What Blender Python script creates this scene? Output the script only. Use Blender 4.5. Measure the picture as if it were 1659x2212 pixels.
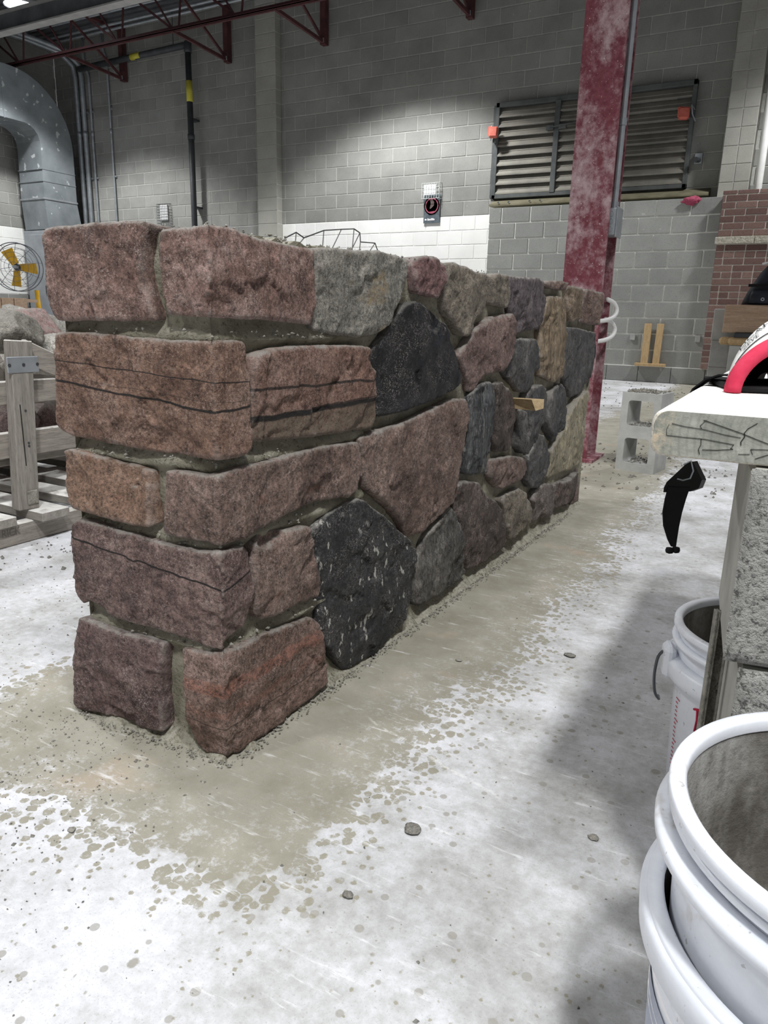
import bpy, math, random
import numpy as np
from mathutils import Vector, Matrix, noise
from mathutils.geometry import delaunay_2d_cdt

for o in list(bpy.data.objects):
    bpy.data.objects.remove(o, do_unlink=True)
scene = bpy.context.scene
COL = scene.collection

# ------------------------------------------------------------------ camera
CAM_H = 0.7111
FWD = Vector((-0.4641, 0.8479, -0.2565)).normalized()
RGT = Vector((0.8738, 0.4858, 0.0241)).normalized()
UPV = RGT.cross(FWD).normalized()
RGT = FWD.cross(UPV).normalized()
cd = bpy.data.cameras.new('camera')
cd.sensor_fit = 'HORIZONTAL'
cd.sensor_width = 36.0
cd.lens = 36.0 * 1575.3 / 1659.0
cd.clip_start = 0.02
cd.clip_end = 100
cam = bpy.data.objects.new('camera', cd)
COL.objects.link(cam)
cam.matrix_world = Matrix(((RGT.x, UPV.x, -FWD.x, 0), (RGT.y, UPV.y, -FWD.y, 0),
                           (RGT.z, UPV.z, -FWD.z, CAM_H), (0, 0, 0, 1)))
scene.camera = cam

# ------------------------------------------------------------------ world, lamps, exposure
w = bpy.data.worlds.new('hall_ambient')
scene.world = w
w.use_nodes = True
w.node_tree.nodes['Background'].inputs[0].default_value = (0.98, 0.99, 1.0, 1)
w.node_tree.nodes['Background'].inputs[1].default_value = 0.225
vs = scene.view_settings
vs.view_transform = 'Standard'
vs.look = 'None'
vs.exposure = 0.0
vs.gamma = 1.0
vs.use_curve_mapping = False


def spot(name, loc, watts, size=116, blend=0.35, rad=0.22, aim=None):
    d = bpy.data.lights.new(name, 'SPOT')
    d.energy = watts
    d.spot_size = math.radians(size)
    d.spot_blend = blend
    d.shadow_soft_size = rad
    d.color = (0.98, 0.99, 1.0)
    o = bpy.data.objects.new(name, d)
    COL.objects.link(o)
    o.location = loc
    if aim is not None:
        o.rotation_euler = (Vector(aim) - Vector(loc)).to_track_quat('-Z', 'Y').to_euler()
    return o


LAMPS = [
    ('high_bay_light', (-10.95, 8.25, 5.05), 960),
    ('high_bay_light', (-5.3, 8.6, 5.05), 900),
    ('high_bay_light', (1.0, 8.8, 5.05), 640),
    ('high_bay_light', (1.15, -1.7, 5.05), 900),
    ('high_bay_light', (1.1, -0.1, 5.05), 430),
    ('high_bay_light', (-1.35, 3.2, 5.05), 150),
    ('high_bay_light', (-5.3, 1.8, 5.05), 520),
    ('high_bay_light', (-11.0, 1.8, 5.05), 500),
    ('high_bay_light', (-2.6, -2.2, 5.05), 260),
]
for n_, l_, w_ in LAMPS:
    spot(n_, l_, w_)

random.seed(7)
rng = np.random.default_rng(5)


# ------------------------------------------------------------------ helpers: objects
def S(r, g, b):
    def f(c):
        c /= 255.0
        return c / 12.92 if c <= 0.04045 else ((c + 0.055) / 1.055) ** 2.4
    return (f(r), f(g), f(b), 1.0)


def tag(o, label=None, cat=None, group=None, kind=None):
    if label:
        o['label'] = label
    if cat:
        o['category'] = cat
    if group:
        o['group'] = group
    if kind:
        o['kind'] = kind
    return o


def thing(name, label, cat, loc=(0, 0, 0), group=None):
    o = bpy.data.objects.new(name, None)
    o.empty_display_size = 0.1
    COL.objects.link(o)
    o.location = loc
    return tag(o, label, cat, group)


def world_at(o):
    p = Vector(o.location)
    if o.parent is not None:
        p += o.matrix_parent_inverse.translation + world_at(o.parent)
    return p


def attach(o, parent):
    o.parent = parent
    o.matrix_parent_inverse = Matrix.Translation(-world_at(parent))
    return o


def put(name, me, mat=None, parent=None, loc=None):
    if mat is not None and len(me.materials) == 0:
        me.materials.append(mat)
    o = bpy.data.objects.new(name, me)
    COL.objects.link(o)
    if loc is not None:
        o.location = loc
    if parent is not None:
        attach(o, parent)
    return o


class MB:
    def __init__(s):
        s.v = []
        s.f = []

    def add(s, vs_, fs_):
        n = len(s.v)
        s.v += [tuple(p) for p in vs_]
        s.f += [tuple(i + n for i in q) for q in fs_]
        return s

    def obox(s, c, ax, ay, az, hx, hy, hz, ch=0.0):
        c = Vector(c); ax = Vector(ax).normalized(); ay = Vector(ay).normalized(); az = Vector(az).normalized()
        if ch <= 0:
            vs_ = [c + ax * (hx * i) + ay * (hy * j) + az * (hz * k) for i in (-1, 1) for j in (-1, 1) for k in (-1, 1)]
            fs_ = [(0, 1, 3, 2), (4, 6, 7, 5), (0, 4, 5, 1), (2, 3, 7, 6), (0, 2, 6, 4), (1, 5, 7, 3)]
            return s.add(vs_, fs_)
        # chamfered box
        vs_ = []
        idx = {}
        for i in (-1, 1):
            for j in (-1, 1):
                for k in (-1, 1):
                    for m in range(3):
                        h = [hx, hy, hz]
                        q = [hx - ch, hy - ch, hz - ch]
                        q[m] = h[m]
                        idx[(i, j, k, m)] = len(vs_)
                        vs_.append(c + ax * (q[0] * i) + ay * (q[1] * j) + az * (q[2] * k))
        fs_ = []
        for i in (-1, 1):
            a = [idx[(i, -1, -1, 0)], idx[(i, 1, -1, 0)], idx[(i, 1, 1, 0)], idx[(i, -1, 1, 0)]]
            fs_.append(a if i > 0 else a[::-1])
            a = [idx[(-1, i, -1, 1)], idx[(-1, i, 1, 1)], idx[(1, i, 1, 1)], idx[(1, i, -1, 1)]]
            fs_.append(a if i > 0 else a[::-1])
            a = [idx[(-1, -1, i, 2)], idx[(1, -1, i, 2)], idx[(1, 1, i, 2)], idx[(-1, 1, i, 2)]]
            fs_.append(a if i > 0 else a[::-1])
        for i in (-1, 1):
            for j in (-1, 1):
                fs_.append([idx[(i, j, -1, 0)], idx[(i, j, 1, 0)], idx[(i, j, 1, 1)], idx[(i, j, -1, 1)]])
                fs_.append([idx[(i, -1, j, 0)], idx[(i, 1, j, 0)], idx[(i, 1, j, 2)], idx[(i, -1, j, 2)]])
                fs_.append([idx[(-1, i, j, 1)], idx[(1, i, j, 1)], idx[(1, i, j, 2)], idx[(-1, i, j, 2)]])
                for k in (-1, 1):
                    fs_.append([idx[(i, j, k, 0)], idx[(i, j, k, 1)], idx[(i, j, k, 2)]])
        return s.add(vs_, fs_)

    def box(s, lo, hi, ch=0.0):
        c = [(a + b) / 2 for a, b in zip(lo, hi)]
        h = [(b - a) / 2 for a, b in zip(lo, hi)]
        return s.obox(c, (1, 0, 0), (0, 1, 0), (0, 0, 1), h[0], h[1], h[2], ch)

    def bar(s, a, b, w_, h_, up=(0, 0, 1), ch=0.0):
        a = Vector(a); b = Vector(b)
        d = b - a
        L = d.length
        d.normalize()
        up = Vector(up)
        if abs(d.dot(up)) > 0.98:
            up = Vector((0, 1, 0))
        x = d.cross(up).normalized()
        z = x.cross(d).normalized()
        return s.obox((a + b) / 2, d, x, z, L / 2, w_ / 2, h_ / 2, ch)

    def tube(s, path, r, n=10, cap=True):
        P = [Vector(p) for p in path]
        m = len(P)
        rr = r if isinstance(r, (list, tuple)) else [r] * m
        T = []
        for i in range(m):
            d = P[min(i + 1, m - 1)] - P[max(i - 1, 0)]
            T.append(d.normalized())
        ref = Vector((0, 0, 1)) if abs(T[0].z) < 0.9 else Vector((1, 0, 0))
        x = T[0].cross(ref).normalized()
        vs_ = []
        for i in range(m):
            x = (x - T[i] * x.dot(T[i])).normalized()
            y = T[i].cross(x)
            for k in range(n):
                a = 2 * math.pi * k / n
                vs_.append(P[i] + (x * math.cos(a) + y * math.sin(a)) * rr[i])
        fs_ = []
        for i in range(m - 1):
            for k in range(n):
                k2 = (k + 1) % n
                fs_.append((i * n + k, i * n + k2, (i + 1) * n + k2, (i + 1) * n + k))
        if cap:
            fs_.append(tuple(range(n))[::-1])
            fs_.append(tuple((m - 1) * n + k for k in range(n)))
        return s.add(vs_, fs_)

    def lathe(s, prof, c=(0, 0, 0), n=64, axis='Z'):
        c = Vector(c)
        vs_ = []
        for r, z in prof:
            for k in range(n):
                a = 2 * math.pi * k / n
                if axis == 'Z':
                    vs_.append(c + Vector((r * math.cos(a), r * math.sin(a), z)))
                elif axis == 'Y':
                    vs_.append(c + Vector((r * math.cos(a), z, r * math.sin(a))))
                else:
                    vs_.append(c + Vector((z, r * math.cos(a), r * math.sin(a))))
        fs_ = []
        for i in range(len(prof) - 1):
            for k in range(n):
                k2 = (k + 1) % n
                fs_.append((i * n + k, i * n + k2, (i + 1) * n + k2, (i + 1) * n + k))
        return s.add(vs_, fs_)

    def prism(s, poly, d):
        """poly: 3D points of one flat outline, extruded by vector d"""
        P = [Vector(p) for p in poly]
        d = Vector(d)
        n = len(P)
        vs_ = P + [p + d for p in P]
        fs_ = [tuple(range(n))[::-1], tuple(range(n, 2 * n))]
        fs_ += [(i, (i + 1) % n, n + (i + 1) % n, n + i) for i in range(n)]
        return s.add(vs_, fs_)

    def mesh(s, name, smooth=False):
        me = bpy.data.meshes.new(name)
        me.from_pydata(s.v, [], s.f)
        me.validate()
        import bmesh
        bm = bmesh.new()
        bm.from_mesh(me)
        bmesh.ops.recalc_face_normals(bm, faces=bm.faces)
        bm.to_mesh(me)
        bm.free()
        if smooth:
            me.polygons.foreach_set('use_smooth', [True] * len(me.polygons))
        return me

    def build(s, name, mat=None, parent=None, smooth=False, auto=None):
        me = s.mesh(name, smooth)
        o = put(name, me, mat, parent)
        return o


# ------------------------------------------------------------------ helpers: materials
class NT:
    def __init__(s, name):
        s.m = bpy.data.materials.new(name)
        s.m.use_nodes = True
        s.t = s.m.node_tree
        s.N = s.t.nodes
        s.bsdf = s.N['Principled BSDF']
        s.geo = s.N.new('ShaderNodeNewGeometry')
        s.tc = s.N.new('ShaderNodeTexCoord')
        s.pos = s.geo.outputs['Position']
        s.objc = s.tc.outputs['Object']

    def link(s, a, b):
        s.t.links.new(a, b)

    def val(s, x, sock):
        if isinstance(x, (int, float)):
            sock.default_value = x
        elif isinstance(x, (tuple, list)):
            sock.default_value = x
        else:
            s.link(x, sock)

    def math(s, op, a, b=None, clamp=False):
        n = s.N.new('ShaderNodeMath')
        n.operation = op
        n.use_clamp = clamp
        s.val(a, n.inputs[0])
        if b is not None:
            s.val(b, n.inputs[1])
        return n.outputs[0]

    def noise(s, scale, detail=4, rough=0.55, vec=None, dist=0.0):
        n = s.N.new('ShaderNodeTexNoise')
        n.inputs['Scale'].default_value = scale
        n.inputs['Detail'].default_value = detail
        n.inputs['Roughness'].default_value = rough
        n.inputs['Distortion'].default_value = dist
        s.link(vec if vec is not None else s.pos, n.inputs['Vector'])
        return n.outputs['Fac']

    def voro(s, scale, feature='F1', vec=None, rnd=1.0):
        n = s.N.new('ShaderNodeTexVoronoi')
        n.feature = feature
        n.inputs['Scale'].default_value = scale
        n.inputs['Randomness'].default_value = rnd
        s.link(vec if vec is not None else s.pos, n.inputs['Vector'])
        return n.outputs['Distance'], (n.outputs['Color'] if 'Color' in n.outputs else None)

    def ramp(s, fac, stops, interp='LINEAR'):
        n = s.N.new('ShaderNodeValToRGB')
        n.color_ramp.interpolation = interp
        e = n.color_ramp.elements
        while len(e) < len(stops):
            e.new(0.5)
        for i, (p, c) in enumerate(stops):
            e[i].position = p
            e[i].color = c if len(c) == 4 else (*c, 1)
        s.link(fac, n.inputs[0])
        return n.outputs['Color']

    def step(s, x, a, b):
        n = s.N.new('ShaderNodeMapRange')
        n.interpolation_type = 'SMOOTHSTEP'
        s.link(x, n.inputs['Value'])
        n.inputs['From Min'].default_value = a
        n.inputs['From Max'].default_value = b
        return n.outputs['Result']

    def mix(s, fac, a, b, mode='MIX'):
        n = s.N.new('ShaderNodeMix')
        n.data_type = 'RGBA'
        n.blend_type = mode
        s.val(fac, n.inputs['Factor'])
        s.val(a, n.inputs['A'] if False else n.inputs[6])
        s.val(b, n.inputs[7])
        return n.outputs[2]

    def sep(s, v):
        n = s.N.new('ShaderNodeSeparateXYZ')
        s.link(v, n.inputs[0])
        return n.outputs

    def scalev(s, v, sc):
        n = s.N.new('ShaderNodeVectorMath')
        n.operation = 'MULTIPLY'
        s.link(v, n.inputs[0])
        n.inputs[1].default_value = sc
        return n.outputs[0]

    def rand(s):
        n = s.N.new('ShaderNodeObjectInfo')
        return n.outputs['Random']

    def bump(s, h, strength=0.4, dist=0.01, prev=None):
        n = s.N.new('ShaderNodeBump')
        n.inputs['Strength'].default_value = strength
        n.inputs['Distance'].default_value = dist
        s.link(h, n.inputs['Height'])
        if prev is not None:
            s.link(prev, n.inputs['Normal'])
        return n.outputs[0]

    def done(s, color, rough=0.8, normal=None, metal=0.0, spec=0.3):
        b = s.bsdf
        s.val(color, b.inputs['Base Color'])
        s.val(rough, b.inputs['Roughness'])
        s.val(metal, b.inputs['Metallic'])
        b.inputs['Specular IOR Level'].default_value = spec
        if normal is not None:
            s.link(normal, b.inputs['Normal'])
        return s.m


def simple(name, c1, c2=None, scale=20, rough=0.7, bump=0.2, bscale=60, metal=0.0, spec=0.3, bdist=0.004, obj=False):
    t = NT(name)
    v = t.objc if obj else t.pos
    n = t.noise(scale, 5, 0.6, v)
    col = t.ramp(n, [(0.35, c1), (0.65, c2 or c1)])
    nb = t.noise(bscale, 4, 0.6, v)
    return t.done(col, rough, t.bump(nb, bump, bdist), metal, spec)


def stone_mat(name, cols, speck=None, speck_amt=0.25, white=0.25, bump=0.6, rough=0.75, spec=0.35, bands=None,
              stretch=(1, 1, 1), patches=None, zones=None, glint=(0.525, 0.625), edge=1.0):
    """natural stone: clouded colour, mineral grain, optional flat veins [(z0, slope_y, width)] in darker colour"""
    t = NT(name)
    v = t.scalev(t.pos, stretch)
    n1 = t.noise(9, 5, 0.6, v)
    n2 = t.noise(38, 5, 0.65, v)
    m = t.math('ADD', t.math('MULTIPLY', n1, 0.6), t.math('MULTIPLY', n2, 0.4))
    k = len(cols)
    col = t.ramp(m, [(0.36 + 0.28 * i / max(1, k - 1), c) for i, c in enumerate(cols)])
    g = t.noise(190, 4, 0.75, v)
    g2 = t.noise(420, 2, 0.6, t.scalev(v, (1, 1, 1.5)))
    n6 = t.noise(75, 4, 0.7, v)
    gm = t.math('ADD', t.math('MULTIPLY', g, 0.55), t.math('ADD', t.math('MULTIPLY', g2, 0.25), t.math('MULTIPLY', n6, 0.35)))
    gf = t.N.new('ShaderNodeMapRange')
    t.link(gm, gf.inputs['Value'])
    gf.inputs['From Min'].default_value = 0.44
    gf.inputs['From Max'].default_value = 0.72
    gf.inputs['To Min'].default_value = 0.22
    gf.inputs['To Max'].default_value = 1.75
    sv_ = t.N.new('ShaderNodeVectorMath')
    sv_.operation = 'SCALE'
    t.link(col, sv_.inputs[0])
    t.link(gf.outputs[0], sv_.inputs['Scale'])
    col = sv_.outputs[0]
    lite = t.step(t.math('ADD', t.math('MULTIPLY', g2, 0.6), t.math('MULTIPLY', g, 0.4)), *glint)
    n4 = t.noise(16, 4, 0.65)
    lite = t.math('MULTIPLY', lite, t.step(n4, 0.38, 0.62))
    col = t.mix(t.math('MULTIPLY', lite, white * 1.8, True), col, (0.46, 0.42, 0.40, 1))
    if speck:
        d = t.noise(62, 3, 0.6, t.scalev(t.pos, (1, 1, 0.55)))
        n3 = t.noise(9, 3, 0.6)
        mk = t.math('MULTIPLY', t.step(d, 0.60, 0.645), t.step(n3, 0.42, 0.52))
        col = t.mix(mk, col, speck)
    if patches:
        pc, sc, lo, hi = patches
        n5 = t.noise(sc, 4, 0.6, t.scalev(t.pos, (1, 1, 2.2)))
        col = t.mix(t.step(n5, lo, hi), col, pc)
    if zones:
        xz = t.sep(t.pos)
        wz = t.noise(11, 4, 0.6)
        for (z0, hw, zc, am) in zones:
            zz = t.math('ADD', t.math('SUBTRACT', xz[2], z0), t.math('MULTIPLY', t.math('SUBTRACT', wz, 0.5), 0.05))
            col = t.mix(t.math('MULTIPLY', t.step(t.math('ABSOLUTE', zz), hw, hw * 0.6), t.math('MULTIPLY', t.step(gm, 0.45, 0.7), am)), col, zc)
    if bands:
        xyz = t.sep(t.pos)
        wob = t.noise(14, 3, 0.5)
        for (z0, y0, sl, xs, wd, dk) in bands:
            zz = t.math('SUBTRACT', xyz[2], z0)
            zz = t.math('SUBTRACT', zz, t.math('MULTIPLY', t.math('SUBTRACT', xyz[1], y0), sl))
            zz = t.math('SUBTRACT', zz, t.math('MULTIPLY', t.math('SUBTRACT', xyz[0], -0.718), xs))
            zz = t.math('ADD', zz, t.math('MULTIPLY', t.math('SUBTRACT', wob, 0.5), 0.012))
            a = t.math('ABSOLUTE', zz)
            mk = t.step(a, wd, wd * 0.4)
            col = t.mix(t.math('MULTIPLY', mk, dk), col, (0.008, 0.008, 0.008, 1))
    # freshly broken, chalky edges; concave creases darkened in the colour
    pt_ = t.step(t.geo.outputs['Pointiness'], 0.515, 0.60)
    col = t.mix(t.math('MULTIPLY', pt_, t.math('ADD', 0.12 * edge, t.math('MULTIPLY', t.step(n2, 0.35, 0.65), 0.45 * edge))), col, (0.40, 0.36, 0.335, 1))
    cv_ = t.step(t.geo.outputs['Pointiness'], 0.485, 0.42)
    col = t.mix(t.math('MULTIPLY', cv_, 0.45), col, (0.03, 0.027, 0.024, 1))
    tone = t.N.new('ShaderNodeVectorMath')
    tone.operation = 'MULTIPLY'
    t.link(col, tone.inputs[0])
    tone.inputs[1].default_value = (0.86, 0.83, 0.80) if not name.startswith('boulder') else (1, 1, 1)
    col = tone.outputs[0]
    # dry mortar dust on upward faces
    nz = t.sep(t.geo.outputs['Normal'])[2]
    du = t.math('MULTIPLY', t.step(nz, 0.35, 0.8), t.step(n2, 0.3, 0.6))
    col = t.mix(t.math('MULTIPLY', du, 0.75), col, (0.30, 0.285, 0.255, 1))
    wv = t.N.new('ShaderNodeVectorMath')
    wv.operation = 'ADD'
    wn = t.N.new('ShaderNodeTexNoise')
    wn.inputs['Scale'].default_value = 30
    wn.inputs['Detail'].default_value = 3
    t.link(t.pos, wn.inputs['Vector'])
    t.link(t.scalev(wn.outputs['Color'], (0.03, 0.03, 0.03)), wv.inputs[0])
    t.link(t.scalev(t.pos, (1, 0.7, 1.2)), wv.inputs[1])
    fd, _c = t.voro(24, 'F1', wv.outputs[0])
    b0 = t.bump(fd, bump * 0.9, 0.012)
    b1 = t.bump(t.noise(48, 7, 0.75, v), bump * 1.2, 0.010, b0)
    b2 = t.bump(g, bump, 0.004, b1)
    return t.done(col, rough, b2, 0, spec)


def wood_mat(name, c1, c2, axis=(1, 12, 12), rough=0.75, dust=None, bump=0.3):
    t = NT(name)
    v = t.scalev(t.pos, axis)
    n = t.noise(9, 6, 0.65, v, 0.4)
    col = t.ramp(n, [(0.32, c1), (0.68, c2)])
    f = t.noise(55, 3, 0.6, v)
    col = t.mix(t.math('MULTIPLY', t.step(f, 0.5, 0.35), 0.35), col, tuple(c * 0.35 for c in c1[:3]) + (1,))
    if dust:
        nz = t.sep(t.geo.outputs['Normal'])[2]
        dn = t.noise(16, 5, 0.7)
        col = t.mix(t.math('MULTIPLY', t.step(nz, 0.4, 0.8), t.step(dn, 0.25, 0.5)), col, dust)
    return t.done(col, rough, t.bump(f, bump, 0.003), 0, 0.25)


def block_mat(name, c1, c2, vary=0.25, pores=0.5):
    t = NT(name)
    r = t.rand()
    n = t.noise(2.2, 4, 0.6)
    col = t.ramp(n, [(0.3, c1), (0.7, c2)])
    sh = t.math('ADD', t.math('MULTIPLY', r, vary), 1.0 - vary / 2)
    mul = t.N.new('ShaderNodeVectorMath')
    mul.operation = 'SCALE'
    t.link(col, mul.inputs[0])
    t.link(sh, mul.inputs['Scale'])
    g = t.noise(90, 3, 0.7)
    col2 = t.mix(t.math('MULTIPLY', t.step(g, 0.45, 0.32), pores), mul.outputs[0], (0.05, 0.05, 0.05, 1))
    sp = t.noise(5, 2, 0.5)
    sp2 = t.step(t.noise(17, 2, 0.4), 0.70, 0.76)
    col2 = t.mix(t.math('MULTIPLY', t.math('MULTIPLY', sp2, t.step(sp, 0.5, 0.6)), 0.6), col2, (0.5, 0.5, 0.48, 1))
    return t.done(col2, 0.9, t.bump(g, 0.35, 0.004), 0, 0.15)


M = {}
# floor ---------------------------------------------------------------
t = NT('concrete_floor')
xyz = t.sep(t.pos)
big = t.noise(1.1, 4, 0.6)
mid = t.noise(7, 5, 0.65)
fine = t.noise(60, 5, 0.7)
grain = t.noise(320, 3, 0.7)
dustm = t.math('ADD', t.math('MULTIPLY', big, 0.55), t.math('MULTIPLY', mid, 0.45))
dustm = t.math('ADD', dustm, t.math('MULTIPLY', t.math('SUBTRACT', fine, 0.5), 0.25))
col = t.ramp(dustm, [(0.34, S(146, 145, 142)), (0.46, S(180, 180, 179)), (0.53, S(200, 200, 202)), (0.64, S(224, 225, 230))])
# the wet, washed strip around the foot of the stone wall breaks up into drops
dx = t.math('MAXIMUM', t.math('ADD', xyz[0], 0.70), 0.0)
dy = t.math('MAXIMUM', t.math('SUBTRACT', 0.80, xyz[1]), 0.0)
dl = t.math('MAXIMUM', t.math('SUBTRACT', -1.05, xyz[0]), 0.0)
dist = t.math('SQRT', t.math('ADD', t.math('ADD', t.math('MULTIPLY', dx, dx), t.math('MULTIPLY', dy, dy)),
                             t.math('MULTIPLY', t.math('MULTIPLY', dl, dl), 1.6)))
dist = t.math('ADD', dist, t.math('MULTIPLY', t.math('SUBTRACT', t.noise(3.2, 4, 0.6), 0.5), 0.30))
dist = t.math('ADD', dist, t.math('MULTIPLY', t.math('SUBTRACT', mid, 0.5), 0.12))
vd, vc = t.voro(62, 'F1')
vcx = t.sep(vc)[0]
K = t.N.new('ShaderNodeMapRange')
t.link(dist, K.inputs['Value'])
K.inputs['From Min'].default_value = 0.17
K.inputs['From Max'].default_value = 0.36
K.inputs['To Min'].default_value = 1.0
K.inputs['To Max'].default_value = 0.12
Kd = t.math('MULTIPLY', K.outputs[0], t.math('ADD', 0.55, t.math('MULTIPLY', vcx, 0.75)))
vdn = t.math('ADD', vd, t.math('MULTIPLY', t.math('SUBTRACT', fine, 0.5), 0.7))
wet = t.math('MAXIMUM', t.step(t.math('SUBTRACT', Kd, vdn), -0.03, 0.05), t.step(dist, 0.235, 0.20))
# scattered single drops further out
vd2, vc2 = t.voro(13, 'F1')
c2x = t.sep(vc2)[1]
rad = t.math('MULTIPLY', t.step(c2x, 0.60, 1.0), 0.13)
vd2n = t.math('ADD', vd2, t.math('MULTIPLY', t.math('SUBTRACT', fine, 0.5), 0.12))
drop = t.math('MULTIPLY', t.step(t.math('SUBTRACT', rad, vd2n), -0.01, 0.03), t.step(dist, 1.1, 0.6))
vd3, vc3 = t.voro(31, 'F1')
c3x = t.sep(vc3)[2]
rad3 = t.math('MULTIPLY', t.step(c3x, 0.5, 1.0), 0.2)
drop3 = t.math('MULTIPLY', t.step(t.math('SUBTRACT', rad3, vd3), -0.01, 0.03), t.step(dist, 0.85, 0.45))
drop = t.math('MAXIMUM', drop, t.math('MULTIPLY', drop3, 0.8))
damp = t.ramp(mid, [(0.3, S(136, 131, 115)), (0.55, S(152, 148, 133)), (0.75, S(166, 158, 141))])
spot_c = S(146, 142, 132)
rust = t.step(t.noise(5, 3, 0.5), 0.60, 0.70)
damp = t.mix(t.math('MULTIPLY', rust, 0.35), damp, S(184, 160, 134))
col = t.mix(t.math('MULTIPLY', drop, 0.85), col, spot_c)
brk = t.math('ADD', t.math('MULTIPLY', t.noise(36, 5, 0.7), 0.6), t.math('MULTIPLY', t.noise(140, 3, 0.7), 0.4))
dry_in = t.math('MULTIPLY', t.step(brk, 0.50, 0.62), t.step(dist, 0.02, 0.24))
wet = t.math('MULTIPLY', wet, t.math('SUBTRACT', 1.0, t.math('MULTIPLY', dry_in, 0.75)))
col = t.mix(t.math('MULTIPLY', wet, 0.93), col, damp)
sc = t.noise(28, 4, 0.7, t.scalev(t.pos, (0.35, 2.2, 1)))
col = t.mix(t.math('MULTIPLY', t.step(sc, 0.58, 0.72), 0.45), col, S(240, 240, 242))
col = t.mix(t.math('MULTIPLY', t.step(grain, 0.45, 0.3), 0.35), col, S(120, 118, 112))
# a pale hairline crack crossing the wet strip
cl = t.math('SUBTRACT', xyz[1], t.math('ADD', 1.05, t.math('MULTIPLY', t.math('ADD', xyz[0], 0.6), -0.35)))
cl = t.math('ADD', cl, t.math('MULTIPLY', t.math('SUBTRACT', t.noise(6, 4, 0.6), 0.5), 0.09))
ck = t.math('MULTIPLY', t.step(t.math('ABSOLUTE', cl), 0.005, 0.002), t.math('MULTIPLY', t.step(xyz[0], -0.62, -0.55), t.math('MULTIPLY', t.step(xyz[0], -0.2, -0.42), t.step(fine, 0.4, 0.6))))
col = t.mix(t.math('MULTIPLY', ck, 0.5), col, S(225, 224, 220))
hb = t.math('ADD', t.math('MULTIPLY', fine, 0.5), t.math('MULTIPLY', grain, 0.5))
M['floor'] = t.done(col, t.math('SUBTRACT', 0.85, t.math('MULTIPLY', wet, 0.25)), t.bump(hb, 0.25, 0.003), 0, 0.25)

# masonry and building --------------------------------------------------
M['block'] = block_mat('grey_block', S(132, 132, 128), S(150, 150, 145), 0.16, 0.3)
M['block_new'] = block_mat('training_block', S(140, 141, 137), S(158, 159, 154), 0.14, 0.3)
M['block_white'] = block_mat('white_painted_block', S(226, 226, 222), S(238, 238, 234), 0.05, 0.06)
M['joint'] = simple('wall_joint', S(165, 165, 160), S(184, 183, 177), 30, 0.9, 0.2)
M['joint_new'] = simple('training_joint', S(215, 215, 208), S(232, 231, 224), 30, 0.9, 0.2)
M['joint_white'] = simple('painted_joint', S(222, 222, 218), S(232, 232, 228), 30, 0.9, 0.2)
M['pilaster'] = block_mat('pilaster_block', S(148, 147, 140), S(166, 165, 157), 0.12, 0.2)
tb = NT('red_brick')
rb = tb.rand()
cb = tb.ramp(rb, [(0.0, S(106, 84, 79)), (0.5, S(122, 98, 92)), (1.0, S(138, 114, 106))])
nb_ = tb.noise(70, 4, 0.7)
cb = tb.mix(tb.math('MULTIPLY', tb.step(nb_, 0.5, 0.35), 0.35), cb, S(60, 44, 42))
M['brick'] = tb.done(cb, 0.9, tb.bump(nb_, 0.4, 0.004), 0, 0.15)
M['brick_joint'] = simple('brick_joint', S(186, 178, 168), S(205, 198, 188), 30, 0.9, 0.2)
M['limestone'] = simple('limestone_sill', S(160, 155, 142), S(196, 190, 176), 40, 0.9, 0.8, 40, bdist=0.02)
M['louvre'] = simple('louvre_blade', S(118, 116, 108), S(140, 136, 126), 3, 0.5, 0.05, spec=0.4)
M['louvre_frame'] = simple('louvre_frame', S(72, 76, 76), S(92, 95, 94), 6, 0.6, 0.05)
M['sill_steel'] = simple('sill_steel', S(104, 100, 80), S(126, 121, 100), 6, 0.7, 0.1)
M['galv'] = None
tg = NT('galvanised_duct')
ng = tg.noise(3, 4, 0.6)
cg = tg.ramp(ng, [(0.3, S(116, 122, 125)), (0.7, S(142, 148, 151))])
sg = tg.step(tg.noise(7, 3, 0.5), 0.64, 0.68)
cg = tg.mix(tg.math('MULTIPLY', sg, 0.6), cg, S(225, 228, 228))
M['galv'] = tg.done(cg, 0.55, None, 0.25, 0.4)
M['steel_red'] = simple('joist_red', S(72, 44, 46), S(92, 56, 58), 8, 0.6, 0.1)
M['beam_grey'] = simple('beam_grey', S(150, 148, 146), S(172, 170, 168), 4, 0.6, 0.05)
M['deck'] = simple('roof_deck', S(84, 86, 88), S(104, 106, 108), 3, 0.7, 0.05)
M['pipe_dark'] = simple('pipe_dark', S(58, 60, 62), S(72, 74, 76), 8, 0.5, 0.05)
M['pipe_yellow'] = simple('pipe_yellow', S(186, 178, 60), S(200, 190, 80), 8, 0.6, 0.05)
M['conduit'] = simple('conduit', S(150, 156, 160), S(176, 181, 185), 10, 0.4, 0.05, metal=0.4)
M['white_pipe'] = simple('white_pipe', S(225, 225, 222), S(235, 235, 232), 8, 0.5, 0.05)

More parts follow.
